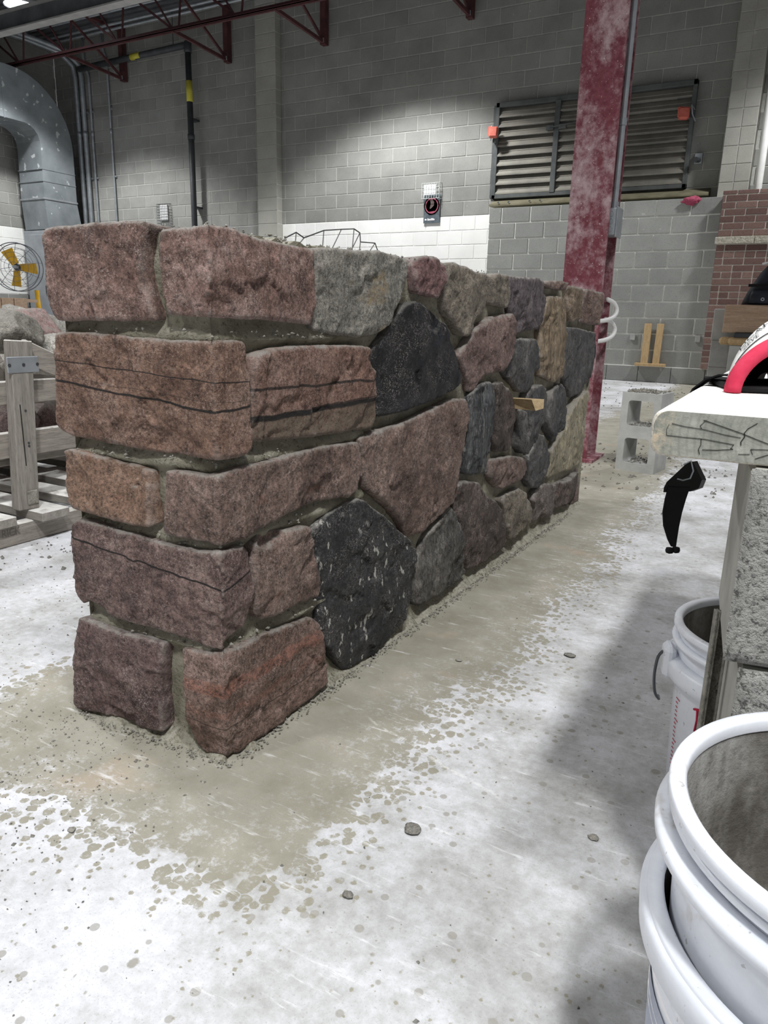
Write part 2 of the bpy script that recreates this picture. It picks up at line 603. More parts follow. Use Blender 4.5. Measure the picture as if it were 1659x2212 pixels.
# red steel column smeared with plaster
tc_ = NT('column_red')
nA = tc_.noise(6, 6, 0.7, tc_.scalev(tc_.pos, (1, 1, 0.6)))
nB = tc_.noise(30, 5, 0.7)
nC = tc_.noise(110, 3, 0.6)
cc = tc_.ramp(nB, [(0.3, S(104, 48, 58)), (0.7, S(132, 74, 82))])
smear = tc_.math('ADD', tc_.math('MULTIPLY', nA, 0.7), tc_.math('MULTIPLY', nB, 0.3))
cc = tc_.mix(tc_.math('MULTIPLY', tc_.step(smear, 0.42, 0.62), 0.85), cc, S(190, 168, 170))
cc = tc_.mix(tc_.step(nC, 0.66, 0.72), cc, S(215, 205, 202))
cc = tc_.mix(tc_.math('MULTIPLY', tc_.step(nC, 0.36, 0.30), 0.5), cc, S(60, 24, 30))
M['column'] = tc_.done(cc, 0.7, tc_.bump(nB, 0.15, 0.003), 0, 0.3)

# mortar ---------------------------------------------------------------
tm = NT('wet_mortar')
nm = tm.noise(18, 5, 0.65)
nf = tm.noise(140, 4, 0.7)
cm = tm.ramp(nm, [(0.3, S(112, 108, 92)), (0.7, S(150, 146, 131))])
cm = tm.mix(tm.math('MULTIPLY', tm.step(nf, 0.45, 0.32), 0.6), cm, S(48, 46, 40))
nzm = tm.sep(tm.geo.outputs['Normal'])[2]
cm = tm.mix(tm.math('MULTIPLY', tm.step(nzm, 0.3, 0.8), tm.math('MULTIPLY', tm.step(nf, 0.4, 0.6), 0.55)), cm, S(168, 165, 155))
bm1 = tm.bump(nm, 0.5, 0.01)
M['mortar'] = tm.done(cm, 0.92, tm.bump(nf, 0.7, 0.005, bm1), 0, 0.15)

RED = [S(104, 84, 78), S(138, 114, 106), S(160, 138, 130)]
M['red'] = stone_mat('stone_red', [S(92, 72, 66), S(132, 106, 98), S(164, 142, 136)], white=0.45)
M['red2'] = stone_mat('stone_red_grey', [S(90, 74, 68), S(126, 106, 98), S(148, 130, 122)], white=0.3,
                      patches=(S(142, 98, 82), 7, 0.64, 0.80))
M['redvein'] = stone_mat('stone_red_veined', [S(88, 66, 56), S(126, 100, 86), S(146, 122, 110)], white=0.25, bands=[
    (0.6165, 0.80, -0.02, -0.055, 0.0013, 0.9), (0.587, 0.80, 0.0, -0.075, 0.0008, 0.5), (0.574, 0.80, 0.05, -0.09, 0.0026, 0.95)])
M['redband'] = stone_mat('stone_red_banded', [S(88, 64, 58), S(128, 100, 88), S(146, 122, 112)], white=0.25,
                         zones=[(0.520, 0.042, S(112, 108, 94), 1.0)], bands=[
    (0.600, 0.90, -0.012, 0, 0.0034, 0.85), (0.553, 0.90, 0.01, 0, 0.0062, 0.95), (0.560, 1.1, 0.02, 0, 0.0022, 0.7)])
M['rust'] = stone_mat('stone_rust', [S(104, 86, 74), S(138, 112, 96), S(154, 130, 114)], white=0.15,
                      patches=(S(158, 108, 86), 9, 0.58, 0.78))
M['purple'] = stone_mat('stone_purple', [S(78, 64, 63), S(110, 91, 89), S(136, 118, 115)], white=0.4)
M['purplevein'] = stone_mat('stone_purple_veined', [S(82, 68, 66), S(116, 96, 92), S(140, 122, 116)], white=0.3, bands=[
    (0.298, 0.80, 0.18, -0.14, 0.0022, 0.95)])
M['orange'] = stone_mat('stone_orange', [S(86, 68, 60), S(122, 101, 92), S(150, 128, 120)], white=0.3,
                        zones=[(0.128, 0.014, S(172, 110, 90), 0.55), (0.085, 0.008, S(158, 106, 88), 0.35)], bands=[(0.06, 0.8, 0.0, -0.05, 0.0012, 0.7)])
M['pink'] = stone_mat('stone_pink', [S(92, 68, 68), S(124, 97, 96), S(142, 118, 116)], white=0.2)
M['pinkred'] = stone_mat('stone_pink_red', [S(98, 80, 76), S(128, 107, 102), S(146, 126, 120)], white=0.25)
M['grey'] = stone_mat('stone_grey', [S(106, 106, 100), S(134, 133, 126), S(160, 158, 150)], white=0.4,
                      patches=(S(168, 146, 106), 6, 0.60, 0.76))
M['greytan'] = stone_mat('stone_grey_tan', [S(98, 93, 84), S(124, 117, 106), S(140, 133, 122)], white=0.15)
M['greypink'] = stone_mat('stone_grey_pink', [S(96, 90, 88), S(118, 110, 107), S(134, 127, 122)], white=0.15)
M['brown'] = stone_mat('stone_brown', [S(98, 84, 78), S(122, 104, 97), S(136, 119, 111)], white=0.15)
M['tan'] = stone_mat('stone_tan', [S(112, 98, 80), S(142, 127, 106), S(160, 146, 124)], white=0.15, stretch=(1, 1, 0.15))
M['tan2'] = stone_mat('stone_tan_dark', [S(104, 92, 78), S(130, 115, 98), S(142, 128, 112)], white=0.1)
M['yellow'] = stone_mat('stone_yellow', [S(120, 114, 94), S(152, 145, 121), S(176, 170, 148)], white=0.25, stretch=(1, 1, 0.25), spec=0.5, rough=0.55)
M['black'] = stone_mat('stone_black', [S(14, 15, 18), S(26, 28, 33), S(56, 60, 70)], edge=0.12, white=0.55, bump=1.5, rough=0.46, spec=0.5, glint=(0.515, 0.60))  # sparkle of the black stone painted into the colour as pale flecks
M['blackspeck'] = stone_mat('stone_black_speckled', [S(34, 35, 37), S(56, 57, 59), S(76, 77, 78)], speck=S(196, 196, 190), edge=0.12, white=0.35, rough=0.6,
                            patches=(S(88, 42, 42), 5, 0.70, 0.74))
M['blackstreak'] = stone_mat('stone_black_streaked', [S(46, 48, 51), S(72, 75, 78), S(128, 130, 130)], edge=0.12, white=0.35, stretch=(1, 1, 0.12))
M['dark'] = stone_mat('stone_dark', [S(56, 56, 58), S(80, 80, 81), S(104, 103, 102)], edge=0.35, white=0.12, stretch=(1, 1, 0.5))
M['darkgrey'] = stone_mat('stone_dark_grey', [S(60, 60, 59), S(84, 83, 81), S(112, 110, 105)], edge=0.35, white=0.2, stretch=(1, 1, 0.4))
M['darkred'] = stone_mat('stone_dark_red', [S(58, 52, 50), S(86, 76, 72), S(112, 101, 96)], edge=0.35, white=0.2, stretch=(1, 1, 0.6),
                         patches=(S(140, 92, 80), 11, 0.62, 0.72))
M['purpledark'] = stone_mat('stone_purple_dark', [S(70, 64, 68), S(98, 90, 94), S(118, 110, 113)], edge=0.35, white=0.15, stretch=(1, 1, 0.4))
M['boulder_grey'] = stone_mat('boulder_grey', [S(120, 116, 108), S(150, 146, 137), S(176, 172, 163)], white=0.3)
M['boulder_pink'] = stone_mat('boulder_pink', [S(150, 118, 114), S(184, 150, 146), S(205, 178, 174)], white=0.3)
M['boulder_white'] = stone_mat('boulder_white', [S(176, 172, 162), S(208, 204, 195), S(228, 225, 218)], white=0.3)
M['boulder_red'] = stone_mat('boulder_red', [S(98, 80, 76), S(128, 108, 104), S(150, 132, 126)], white=0.2)

# small things -----------------------------------------------------------
M['wood_grey'] = wood_mat('weathered_wood', S(124, 119, 112), S(158, 152, 144), (7, 7, 0.6), dust=S(214, 211, 205))
M['wood_greyY'] = wood_mat('weathered_wood_rail', S(128, 122, 114), S(164, 157, 148), (8, 0.6, 8), dust=S(214, 211, 205))
M['wood_greyX'] = wood_mat('weathered_wood_deck', S(132, 127, 120), S(166, 160, 152), (0.6, 8, 8), dust=S(222, 220, 215))
M['wood_tan'] = wood_mat('stud_wood', S(176, 148, 108), S(202, 174, 132), (9, 9, 0.7))
M['wood_beam'] = wood_mat('beam_wood', S(164, 138, 116), S(192, 166, 142), (0.7, 9, 9))
M['wood_peg'] = wood_mat('peg_wood', S(170, 146, 110), S(200, 178, 142), (0.7, 9, 9))
M['strap_metal'] = simple('strap_metal', S(150, 155, 160), S(172, 176, 180), 12, 0.45, 0.05, metal=0.5)
M['black_plastic'] = simple('black_plastic', S(14, 14, 15), S(20, 20, 21), 20, 0.35, 0.05, spec=0.5)
M['black_web'] = simple('black_webbing', S(12, 12, 13), S(18, 18, 19), 40, 0.8, 0.3, 400, bdist=0.001)
M['black_cloth'] = simple('black_cloth', S(24, 26, 32), S(42, 45, 54), 12, 0.6, 0.3, 90)
M['white_shell'] = simple('white_shell', S(236, 236, 232), S(244, 244, 241), 10, 0.45, 0.05)
M['red_foam'] = simple('red_foam', S(196, 44, 74), S(214, 66, 94), 30, 0.85, 0.4, 260, bdist=0.001)
M['ink'] = simple('dark_ink', S(52, 52, 52), S(60, 60, 60), 10, 0.7, 0.0)
M['red_ink'] = simple('red_marker', S(176, 28, 62), S(190, 36, 70), 10, 0.7, 0.0)
M['bucket_white'] = None
tw = NT('bucket_white')
nw = tw.noise(9, 5, 0.65)
nw2 = tw.noise(40, 4, 0.7)
cw = tw.ramp(nw2, [(0.3, S(222, 225, 232)), (0.7, S(232, 235, 241))])
dirt = tw.math('MULTIPLY', tw.step(nw, 0.60, 0.70), 0.55)
cw = tw.mix(dirt, cw, S(170, 162, 148))
cw = tw.mix(tw.math('MULTIPLY', tw.step(tw.noise(120, 3, 0.6), 0.66, 0.72), 0.6), cw, S(150, 145, 136))
M['bucket_white'] = tw.done(cw, 0.4, tw.bump(nw2, 0.05, 0.002), 0, 0.45)
ti = NT('bucket_inside')
ni = ti.noise(12, 5, 0.65, ti.scalev(ti.pos, (1, 1, 0.4)))
ni2 = ti.noise(70, 4, 0.7)
ci = ti.ramp(ni, [(0.38, S(96, 92, 86)), (0.52, S(136, 133, 127)), (0.68, S(176, 175, 172))])
ci = ti.mix(ti.math('MULTIPLY', ti.step(ni2, 0.5, 0.35), 0.35), ci, S(70, 66, 60))
M['bucket_in'] = ti.done(ci, 0.85, ti.bump(ni2, 0.4, 0.004), 0, 0.2)
M['sludge'] = simple('mortar_sludge', S(70, 67, 60), S(104, 100, 91), 40, 0.9, 1.0, 60, bdist=0.02)
M['bucket_label'] = simple('bucket_label', S(150, 156, 172), S(176, 181, 194), 14, 0.6, 0.05)
M['bail'] = simple('bail_wire', S(90, 92, 96), S(110, 112, 116), 10, 0.4, 0.0, metal=0.6)
th = NT('rough_block')
nh = th.noise(150, 4, 0.75)
nh2 = th.noise(9, 4, 0.6)
chh = th.ramp(nh2, [(0.3, S(150, 149, 144)), (0.7, S(176, 175, 170))])
chh = th.mix(th.math('MULTIPLY', th.step(nh, 0.50, 0.36), 0.75), chh, S(62, 61, 58))
M['rough_block'] = th.done(chh, 0.95, th.bump(nh, 1.0, 0.008), 0, 0.15)
M['smooth_block'] = simple('smooth_block', S(150, 149, 142), S(174, 172, 164), 12, 0.9, 0.3, 120)
M['pile_block'] = simple('pile_block', S(158, 158, 155), S(182, 182, 178), 8, 0.9, 0.3, 90)
M['grit'] = simple('floor_grit', S(96, 94, 88), S(140, 137, 130), 300, 0.95, 0.3, 200)
M['mortar_dry'] = simple('dry_mortar', S(120, 117, 108), S(160, 157, 148), 40, 0.95, 1.0, 120, bdist=0.008)
tp = NT('plank_end')
gx = tp.sep(tp.pos)
rr_ = tp.math('SQRT', tp.math('ADD', tp.math('POWER', tp.math('SUBTRACT', gx[0], 0.02), 2.0), tp.math('POWER', tp.math('SUBTRACT', gx[2], 0.612), 2.0)))
ring = tp.math('SINE', tp.math('MULTIPLY', rr_, 900.0))
npn = tp.noise(40, 5, 0.7)
cp = tp.ramp(npn, [(0.3, S(128, 131, 122)), (0.7, S(176, 176, 166))])
cp = tp.mix(tp.math('MULTIPLY', tp.step(ring, 0.2, 1.0), 0.18), cp, S(96, 98, 90))
ncr = tp.noise(16, 3, 0.5)
xe = tp.step(gx[0], -0.085, -0.108)
cp = tp.mix(tp.math('MULTIPLY', xe, tp.step(npn, 0.35, 0.6)), cp, S(196, 178, 152))
M['plank_end'] = tp.done(cp, 0.9, tp.bump(npn, 0.4, 0.004), 0, 0.15)
M['plank_top'] = wood_mat('plank_top', S(196, 188, 172), S(220, 214, 202), (9, 0.6, 9), dust=S(236, 235, 230))
M['crack'] = simple('wood_crack', S(30, 28, 26), S(36, 34, 30), 10, 0.9, 0.0)
M['fan_yellow'] = simple('fan_yellow', S(196, 150, 36), S(214, 168, 52), 10, 0.5, 0.05)
M['fan_wire'] = simple('fan_wire', S(90, 92, 98), S(112, 114, 120), 10, 0.45, 0.0, metal=0.3)
M['cabinet'] = simple('cabinet_grey', S(142, 147, 152), S(158, 162, 166), 5, 0.6, 0.05)
M['red_box'] = simple('red_box', S(186, 92, 78), S(204, 114, 98), 14, 0.6, 0.1)
M['pink_cloth'] = simple('pink_cloth', S(160, 66, 92), S(180, 92, 114), 30, 0.9, 0.4)
M['poster_dark'] = simple('poster_dark', S(64, 74, 80), S(96, 104, 110), 14, 0.7, 0.05)
M['poster_white'] = simple('poster_white', S(236, 234, 234), S(244, 242, 242), 14, 0.7, 0.0)
M['poster_red'] = simple('poster_red', S(150, 72, 92), S(160, 84, 102), 14, 0.7, 0.0)
M['poster_brown'] = simple('poster_brown', S(84, 72, 70), S(104, 92, 88), 30, 0.7, 0.0)
M['cage'] = simple('wire_cage', S(196, 200, 198), S(212, 216, 214), 14, 0.5, 0.0)
M['cage_dark'] = simple('wire_cage_dark', S(80, 84, 84), S(92, 96, 96), 14, 0.5, 0.0)
M['wire'] = simple('ladder_wire', S(150, 152, 152), S(176, 178, 178), 14, 0.4, 0.0, metal=0.5)
M['wire_dark'] = simple('ladder_wire_dark', S(64, 66, 66), S(80, 82, 82), 14, 0.5, 0.0, metal=0.3)
te = NT('lamp_lens')
te.bsdf.inputs['Emission Color'].default_value = (0.85, 0.93, 1, 1)
te.bsdf.inputs['Emission Strength'].default_value = 14
M['lens'] = te.done((0.9, 0.9, 0.9, 1), 0.4)
M['lamp_body'] = simple('lamp_body', S(150, 152, 156), S(170, 172, 176), 6, 0.5, 0.0)


def project(P):
    q = Vector(P) - Vector((0, 0, CAM_H))
    z = q.dot(FWD)
    if z < 0.05:
        return None
    return (829.5 + 1575.3 * q.dot(RGT) / z, 1106 - 1575.3 * q.dot(UPV) / z)


def shows(P, m=60):
    """does the photograph take in this point? (only decides which repeats become single objects)"""
    q = project(P)
    return q is not None and -m < q[0] < 1659 + m and -m < q[1] < 2212 + m

# ================================================================== SETTING
YA, XA, YB = 9.993, -1.970, 10.532
XL = -13.17          # left side wall
ZD = 5.57            # underside of the roof deck
_mesh_cache = {}


def piece_mesh(kind, sx, sy, sz, mat, ch=0.004):
    key = (kind, round(sx, 3), round(sy, 3), round(sz, 3), mat)
    if key not in _mesh_cache:
        me = MB().box((-sx / 2, -sy / 2, -sz / 2), (sx / 2, sy / 2, sz / 2), ch).mesh(kind)
        me.materials.append(M[mat])
        _mesh_cache[key] = me
    return _mesh_cache[key]


def coursed(parent, name, plane, axis, a0, a1, z0, z1, pitch, course, joint, ref, mat, deep=0.07, skip=None,
            show=None, odd=None, restname='blocks_beyond', matf=None, patt=None):
    """lay single units (blocks, bricks) on a wall face; units the photo does not show go into one joined part"""
    rest = MB()
    r = 0
    z = z0
    n = 0
    while z < z1 - 0.02:
        h = min(course, z1 - z) - joint
        row = int(round((z - odd) / course)) if odd is not None else r
        half = (row % 2) * pitch / 2
        k = math.floor((a0 - ref - half) / pitch) - 1
        edges = []
        x = ref + half + k * pitch
        while x < a1 + pitch:
            edges.append(x)
            x += pitch
        if patt:
            edges = patt(row, edges)
        for e0, e1 in zip(edges[:-1], edges[1:]):
            b0, b1 = max(e0, a0), min(e1, a1)
            if b1 - b0 < 0.035:
                continue
            jl = joint / 2 if b0 > a0 + 1e-4 else 0
            jr = joint / 2 if b1 < a1 - 1e-4 else 0
            c = (b0 + jl + b1 - jr) / 2
            L = b1 - jr - b0 - jl
            zc = z + joint / 2 + h / 2
            if skip and skip(c, zc, L):
                continue
            mt = matf(zc) if matf else mat
            pr = random.uniform(-0.0015, 0.0015)
            if axis == 'X':
                P = (c, plane + deep / 2 + pr, zc)
                dims = (L, deep, h)
            else:
                P = (plane - deep / 2 - pr, c, zc)
                dims = (deep, L, h)
            vis = shows(P, 40) and (show is None or show(c, zc))
            if vis:
                put(name, piece_mesh(name, *[round(d, 2) if i != 1 and False else d for i, d in enumerate(dims)], mt), None, parent, P)
                n += 1
            else:
                rest.box([P[i] - dims[i] / 2 for i in range(3)], [P[i] + dims[i] / 2 for i in range(3)])
        z += course
        r += 1
    if rest.f:
        o = rest.build(restname, M[mat], parent)
        o['kind'] = 'stuff'
    return n


# floor
bm_ = MB().box((XL - 0.2, -4.5, -0.12), (5.0, YB + 0.2, 0.0))
fl = bm_.build('floor', M['floor'])
tag(fl, 'pale dusty concrete floor, wet and spotted along the stone wall', 'floor', kind='structure')

# roof deck with ribs (corrugated steel)
mb = MB()
y = 3.2
while y < YB:
    mb.box((XL, y, ZD + 0.02), (1.5, y + 0.15, ZD + 0.03))
    mb.box((XL, y + 0.05, ZD - 0.01), (1.5, y + 0.10, ZD + 0.02))
    y += 0.15
ce = mb.build('ceiling', M['deck'])
tag(ce, 'dark ribbed steel roof deck above the hall', 'ceiling', kind='structure')

# ---- back wall, middle bay
PIL1 = (-8.236, -7.833)
PIL2 = (-1.135, -0.80)
LOU = (-4.115, -1.53, 2.385, 3.61)


def wall_back(name, x0, x1, label, show, zlow=0.0):
    wb = MB().box((x0, YB + 0.006, 0), (x1, YB + 0.2, 2.19)).build(name, M['joint_white'])
    tag(wb, label, 'wall', kind='structure')
    up = MB().box((x0, YB + 0.006, 2.19), (x1, YB + 0.2, ZD)).build('mortar_backing', M['joint'], wb)
    n = coursed(wb, 'block', YB, 'X', x0, x1, 0.0 + 0.19 - 0.2 + 0.0, ZD - 0.02, 0.4, 0.2, 0.011, -6.5696, 'block', 0.05,
                skip=lambda c, z, L: LOU[0] + 0.2 < c < LOU[1] - 0.2 and LOU[2] < z < LOU[3] - 0.1,
                show=show, odd=4.59, matf=lambda z: 'block_white' if z < 2.19 else 'block')
    return wb, n


wb1, n1 = wall_back('wall_back', PIL1[1], PIL2[0], 'grey concrete block back wall with a white painted lower band',
                    lambda c, z: z > 1.35 and not (c > -3.9 and z < 2.1))
wb2, n2 = wall_back('wall_back_corner', XL, PIL1[0], 'grey concrete block back wall running left into the dark corner',
                    lambda c, z: z > 2.15)
wb3, n3 = wall_back('wall_back_end', PIL2[1], 4.9, 'grey concrete block back wall beyond the right pilaster',
                    lambda c, z: z > 2.15 and c < 0)

# ---- left side wall
wl = MB().box((XL - 0.2, -4.5, 0), (XL - 0.006, YB, 2.19)).build('wall_left', M['joint_white'])
tag(wl, 'grey block side wall with white lower band behind the duct', 'wall', kind='structure')
MB().box((XL - 0.2, -4.5, 2.19), (XL - 0.006, YB, ZD)).build('mortar_backing', M['joint'], wl)
coursed(wl, 'block', XL, 'Y', -4.5, YB, -0.01, ZD - 0.02, 0.4, 0.2, 0.010, 0.1, 'block', 0.05,
        show=lambda c, z: 1.0 < z < 4.6 and 7.2 < c < 10.6, odd=4.59,
        matf=lambda z: 'block_white' if z < 2.19 else 'block')

# ---- pilasters
for i, (p, yf) in enumerate(((PIL1, YB - 0.14), (PIL2, YB - 0.26))):
    tr = MB().box((p[0] + 0.004, yf + 0.006, 0), (p[1] - 0.004, YB + 0.15, ZD)).build('trim_%d' % (i + 1), M['joint'])
    tag(tr, ('pale block pilaster in the middle of the back wall', 'pale block pilaster to the right of the louvre')[i], 'pilaster', kind='structure')
    wd = p[1] - p[0]
    z = -0.01
    r = 0
    while z < ZD - 0.2:
        cuts = [p[0], p[1]] if i == 0 else [p[0], (p[0] + p[1]) / 2, p[1]]
        for a, b in zip(cuts[:-1], cuts[1:]):
            P = ((a + b) / 2, (yf + YB + 0.1) / 2, z + 0.1)
            if shows(P, 40) and z > 1.2:
                put('block', piece_mesh('block', b - a - 0.005, YB + 0.1 - yf, 0.193, 'pilaster'), None, tr, P)
        z += 0.2
        r += 1
    MB().box((p[0], yf, 0), (p[1], YB + 0.1, 1.3)).build('lower_blocks', M['block_white'], tr)

# ---- block training wall (in front of the back wall)
A0, A1 = -3.946, -1.03
ba = thing('block_wall', 'low grey concrete block wall with pale joints below the louvre', 'wall', ((A0 + A1) / 2, YA + 0.2, 0))
MB().box((A0, YA + 0.008, 0), (A1, YA + 0.4, 2.19)).build('mortar_joints', M['joint_new'], ba)
coursed(ba, 'block', YA, 'X', A0, A1, 0.2, 2.2, 0.4, 0.2, 0.016, XA, 'block_new', 0.05, odd=0.2 + 0.0 - 0.0,
        show=lambda c, z: True)
coursed(ba, 'block', YA - 0.03, 'X', A0, 0.6, 0.0, 0.2, 0.4, 0.2, 0.006, XA + 0.2, 'block_new', 0.08, show=lambda c, z: True)
MB().box((A0, YA - 0.028, 0.195), (0.6, YA + 0.02, 0.203)).build('base_mortar', M['joint_white'], ba)
for dx in (-1.885, -1.105):
    MB().box((dx - 0.03, YA - 0.02, 0.52), (dx + 0.03, YA + 0.01, 0.60), 0.004).build('wall_tie', M['pile_block'], ba)

# ---- brick wall with a limestone sill
YK = YA - 0.13
B0, B1 = -1.022, 0.5
bk = thing('brick_wall', 'red brick wall with pale joints and a rough limestone band', 'wall', ((B0 + B1) / 2, YA, 0.2))
MB().box((B0 + 0.006, YK + 0.006, 0.203), (B1, YA + 0.1, 2.2)).build('mortar_joints', M['brick_joint'], bk)


def brickpatt(row, edges):
    if row % 6 in (2, 5):
        out = []
        for a, b in zip(edges[:-1], edges[1:]):
            out += [a, (a + b) / 2]
        return out + [edges[-1]]
    return edges


coursed(bk, 'brick', YK, 'X', B0, B1, 0.203, 1.645, 0.226, 0.0759, 0.011, -0.93, 'brick', 0.06,
        show=lambda c, z: c < -0.35, restname='bricks_beyond', patt=brickpatt)
coursed(bk, 'brick', YK, 'X', B0, B1, 1.733, 2.24, 0.226, 0.0759, 0.011, -0.87, 'brick', 0.06,
        show=lambda c, z: c < -0.35, restname='bricks_beyond')
x = B0 - 0.02
for L in (0.42, 0.4, 0.42, 0.4):
    MB().box((x, YK - 0.03, 1.65), (x + L - 0.006, YK + 0.06, 1.728), 0.004).build('sill_stone', M['limestone'], bk)
    x += L

# ---- louvre
lv = thing('louvre', 'wide steel louvre with horizontal blades in the back wall', 'louvre', ((LOU[0] + LOU[1]) / 2, YB, LOU[2]))
lx0, lx1, lz0, lz1 = LOU
f = MB()
f.box((lx0, YB - 0.08, lz1 - 0.06), (lx1, YB + 0.02, lz1), 0.004)
f.box((lx0, YB - 0.08, lz0), (lx1, YB + 0.02, lz0 + 0.05), 0.004)
f.box((lx0, YB - 0.08, lz0), (lx0 + 0.05, YB + 0.02, lz1), 0.004)
f.box((lx1 - 0.05, YB - 0.08, lz0), (lx1, YB + 0.02, lz1), 0.004)
f.build('frame', M['louvre_frame'], lv)
f = MB()
f.box((lx0 - 0.05, YB - 0.03, lz0 + 0.02), (lx0 - 0.012, YB + 0.0, lz1 - 0.02), 0.004)
f.build('side_flange', M['louvre_frame'], lv)
MB().box((lx0 + 0.03, YB + 0.012, lz0 + 0.03), (lx1 - 0.03, YB + 0.02, lz1 - 0.03)).build('back_screen', M['pipe_dark'], lv)
bays = [lx0 + 0.05, -3.245, -2.40, lx1 - 0.05]
for k in (1, 2):
    MB().box((bays[k] - 0.035, YB - 0.09, lz0 + 0.04), (bays[k] + 0.035, YB - 0.02, lz1 - 0.05), 0.004).build('mullion', M['louvre_frame'], lv)
nbl = 9
for b in range(3):
    xa, xb = bays[b] + (0.035 if b else 0), bays[b + 1] - (0.035 if b < 2 else 0)
    for k in range(nbl):
        zb = lz0 + 0.055 + k * (lz1 - lz0 - 0.12) / nbl
        pz = (lz1 - lz0 - 0.12) / nbl
        prof = [(-0.075, 0.0), (-0.075, 0.018), (-0.04, 0.5 * pz), (-0.045, 0.55 * pz), (-0.004, 1.02 * pz), (0.004, 1.0 * pz), (-0.034, 0.5 * pz), (-0.066, 0.0)]
        MB().prism([(xa, YB + p_, zb + q_) for p_, q_ in prof], (xb - xa, 0, 0)).build('blade', M['louvre'], lv)
pm = MB()
for xx in (-3.33, -3.16):
    pm.box((xx - 0.05, YB - 0.11, 3.2), (xx + 0.05, YB - 0.08, 3.26), 0.004)
pm.bar((-3.33, YB - 0.11, 3.23), (-2.95, YB - 0.11, 3.26), 0.015, 0.015)
pm.build('crank_bar', M['louvre_frame'], lv)
sl = MB().prism([(-4.09, YB - 0.22, 2.27), (-4.09, YB - 0.22, 2.29), (-4.09, YB, 2.38), (-4.09, YB, 2.27)], (2.85, 0, 0)).build('sill_angle', M['sill_steel'], lv)
for xx in (-3.95, -3.8, -3.5, -3.35):
    MB().lathe([(0.012, -0.01), (0.012, 0.004), (0.0, 0.006)], (xx, YB - 0.222, 2.31), 8, 'Y').build('rivet', M['conduit'], sl)

for i, (xx, zz) in enumerate(((-4.09, 3.215), (-1.63, 3.21))):
    rb_ = thing('alarm_beacon', ('orange red beacon box on the left edge of the louvre', 'orange red beacon box on the right edge of the louvre')[i],
                'beacon', (xx, YB - 0.1, zz - 0.08), 'beacons on the louvre')
    MB().obox((xx, YB - 0.20, zz), (1, 0.25, 0), (-0.25, 1, 0), (0, 0.15, 1), 0.06, 0.05, 0.07, 0.018).build('housing', M['red_box'], rb_)
    MB().obox((xx - 0.045, YB - 0.19, zz + 0.02), (1, 0, 0), (0, 1, 0), (0, 0, 1), 0.03, 0.035, 0.06, 0.01).build('lid', M['red_box'], rb_)
    MB().bar((xx - 0.1 + 0.2 * i, YB - 0.07, zz), (xx, YB - 0.17, zz), 0.03, 0.05).build('bracket', M['pipe_dark'], rb_)
    MB().tube([(xx - 0.1 + 0.2 * i, YB - 0.09, zz + 0.06), (xx - 0.02 + 0.1 * i, YB - 0.22, zz + 0.08), (xx + 0.0 + 0.1 * i, YB - 0.24, zz - 0.02), (xx - 0.08 + 0.2 * i, YB - 0.09, zz - 0.07)], 0.008, 6).build('guard_wire', M['conduit'], rb_)

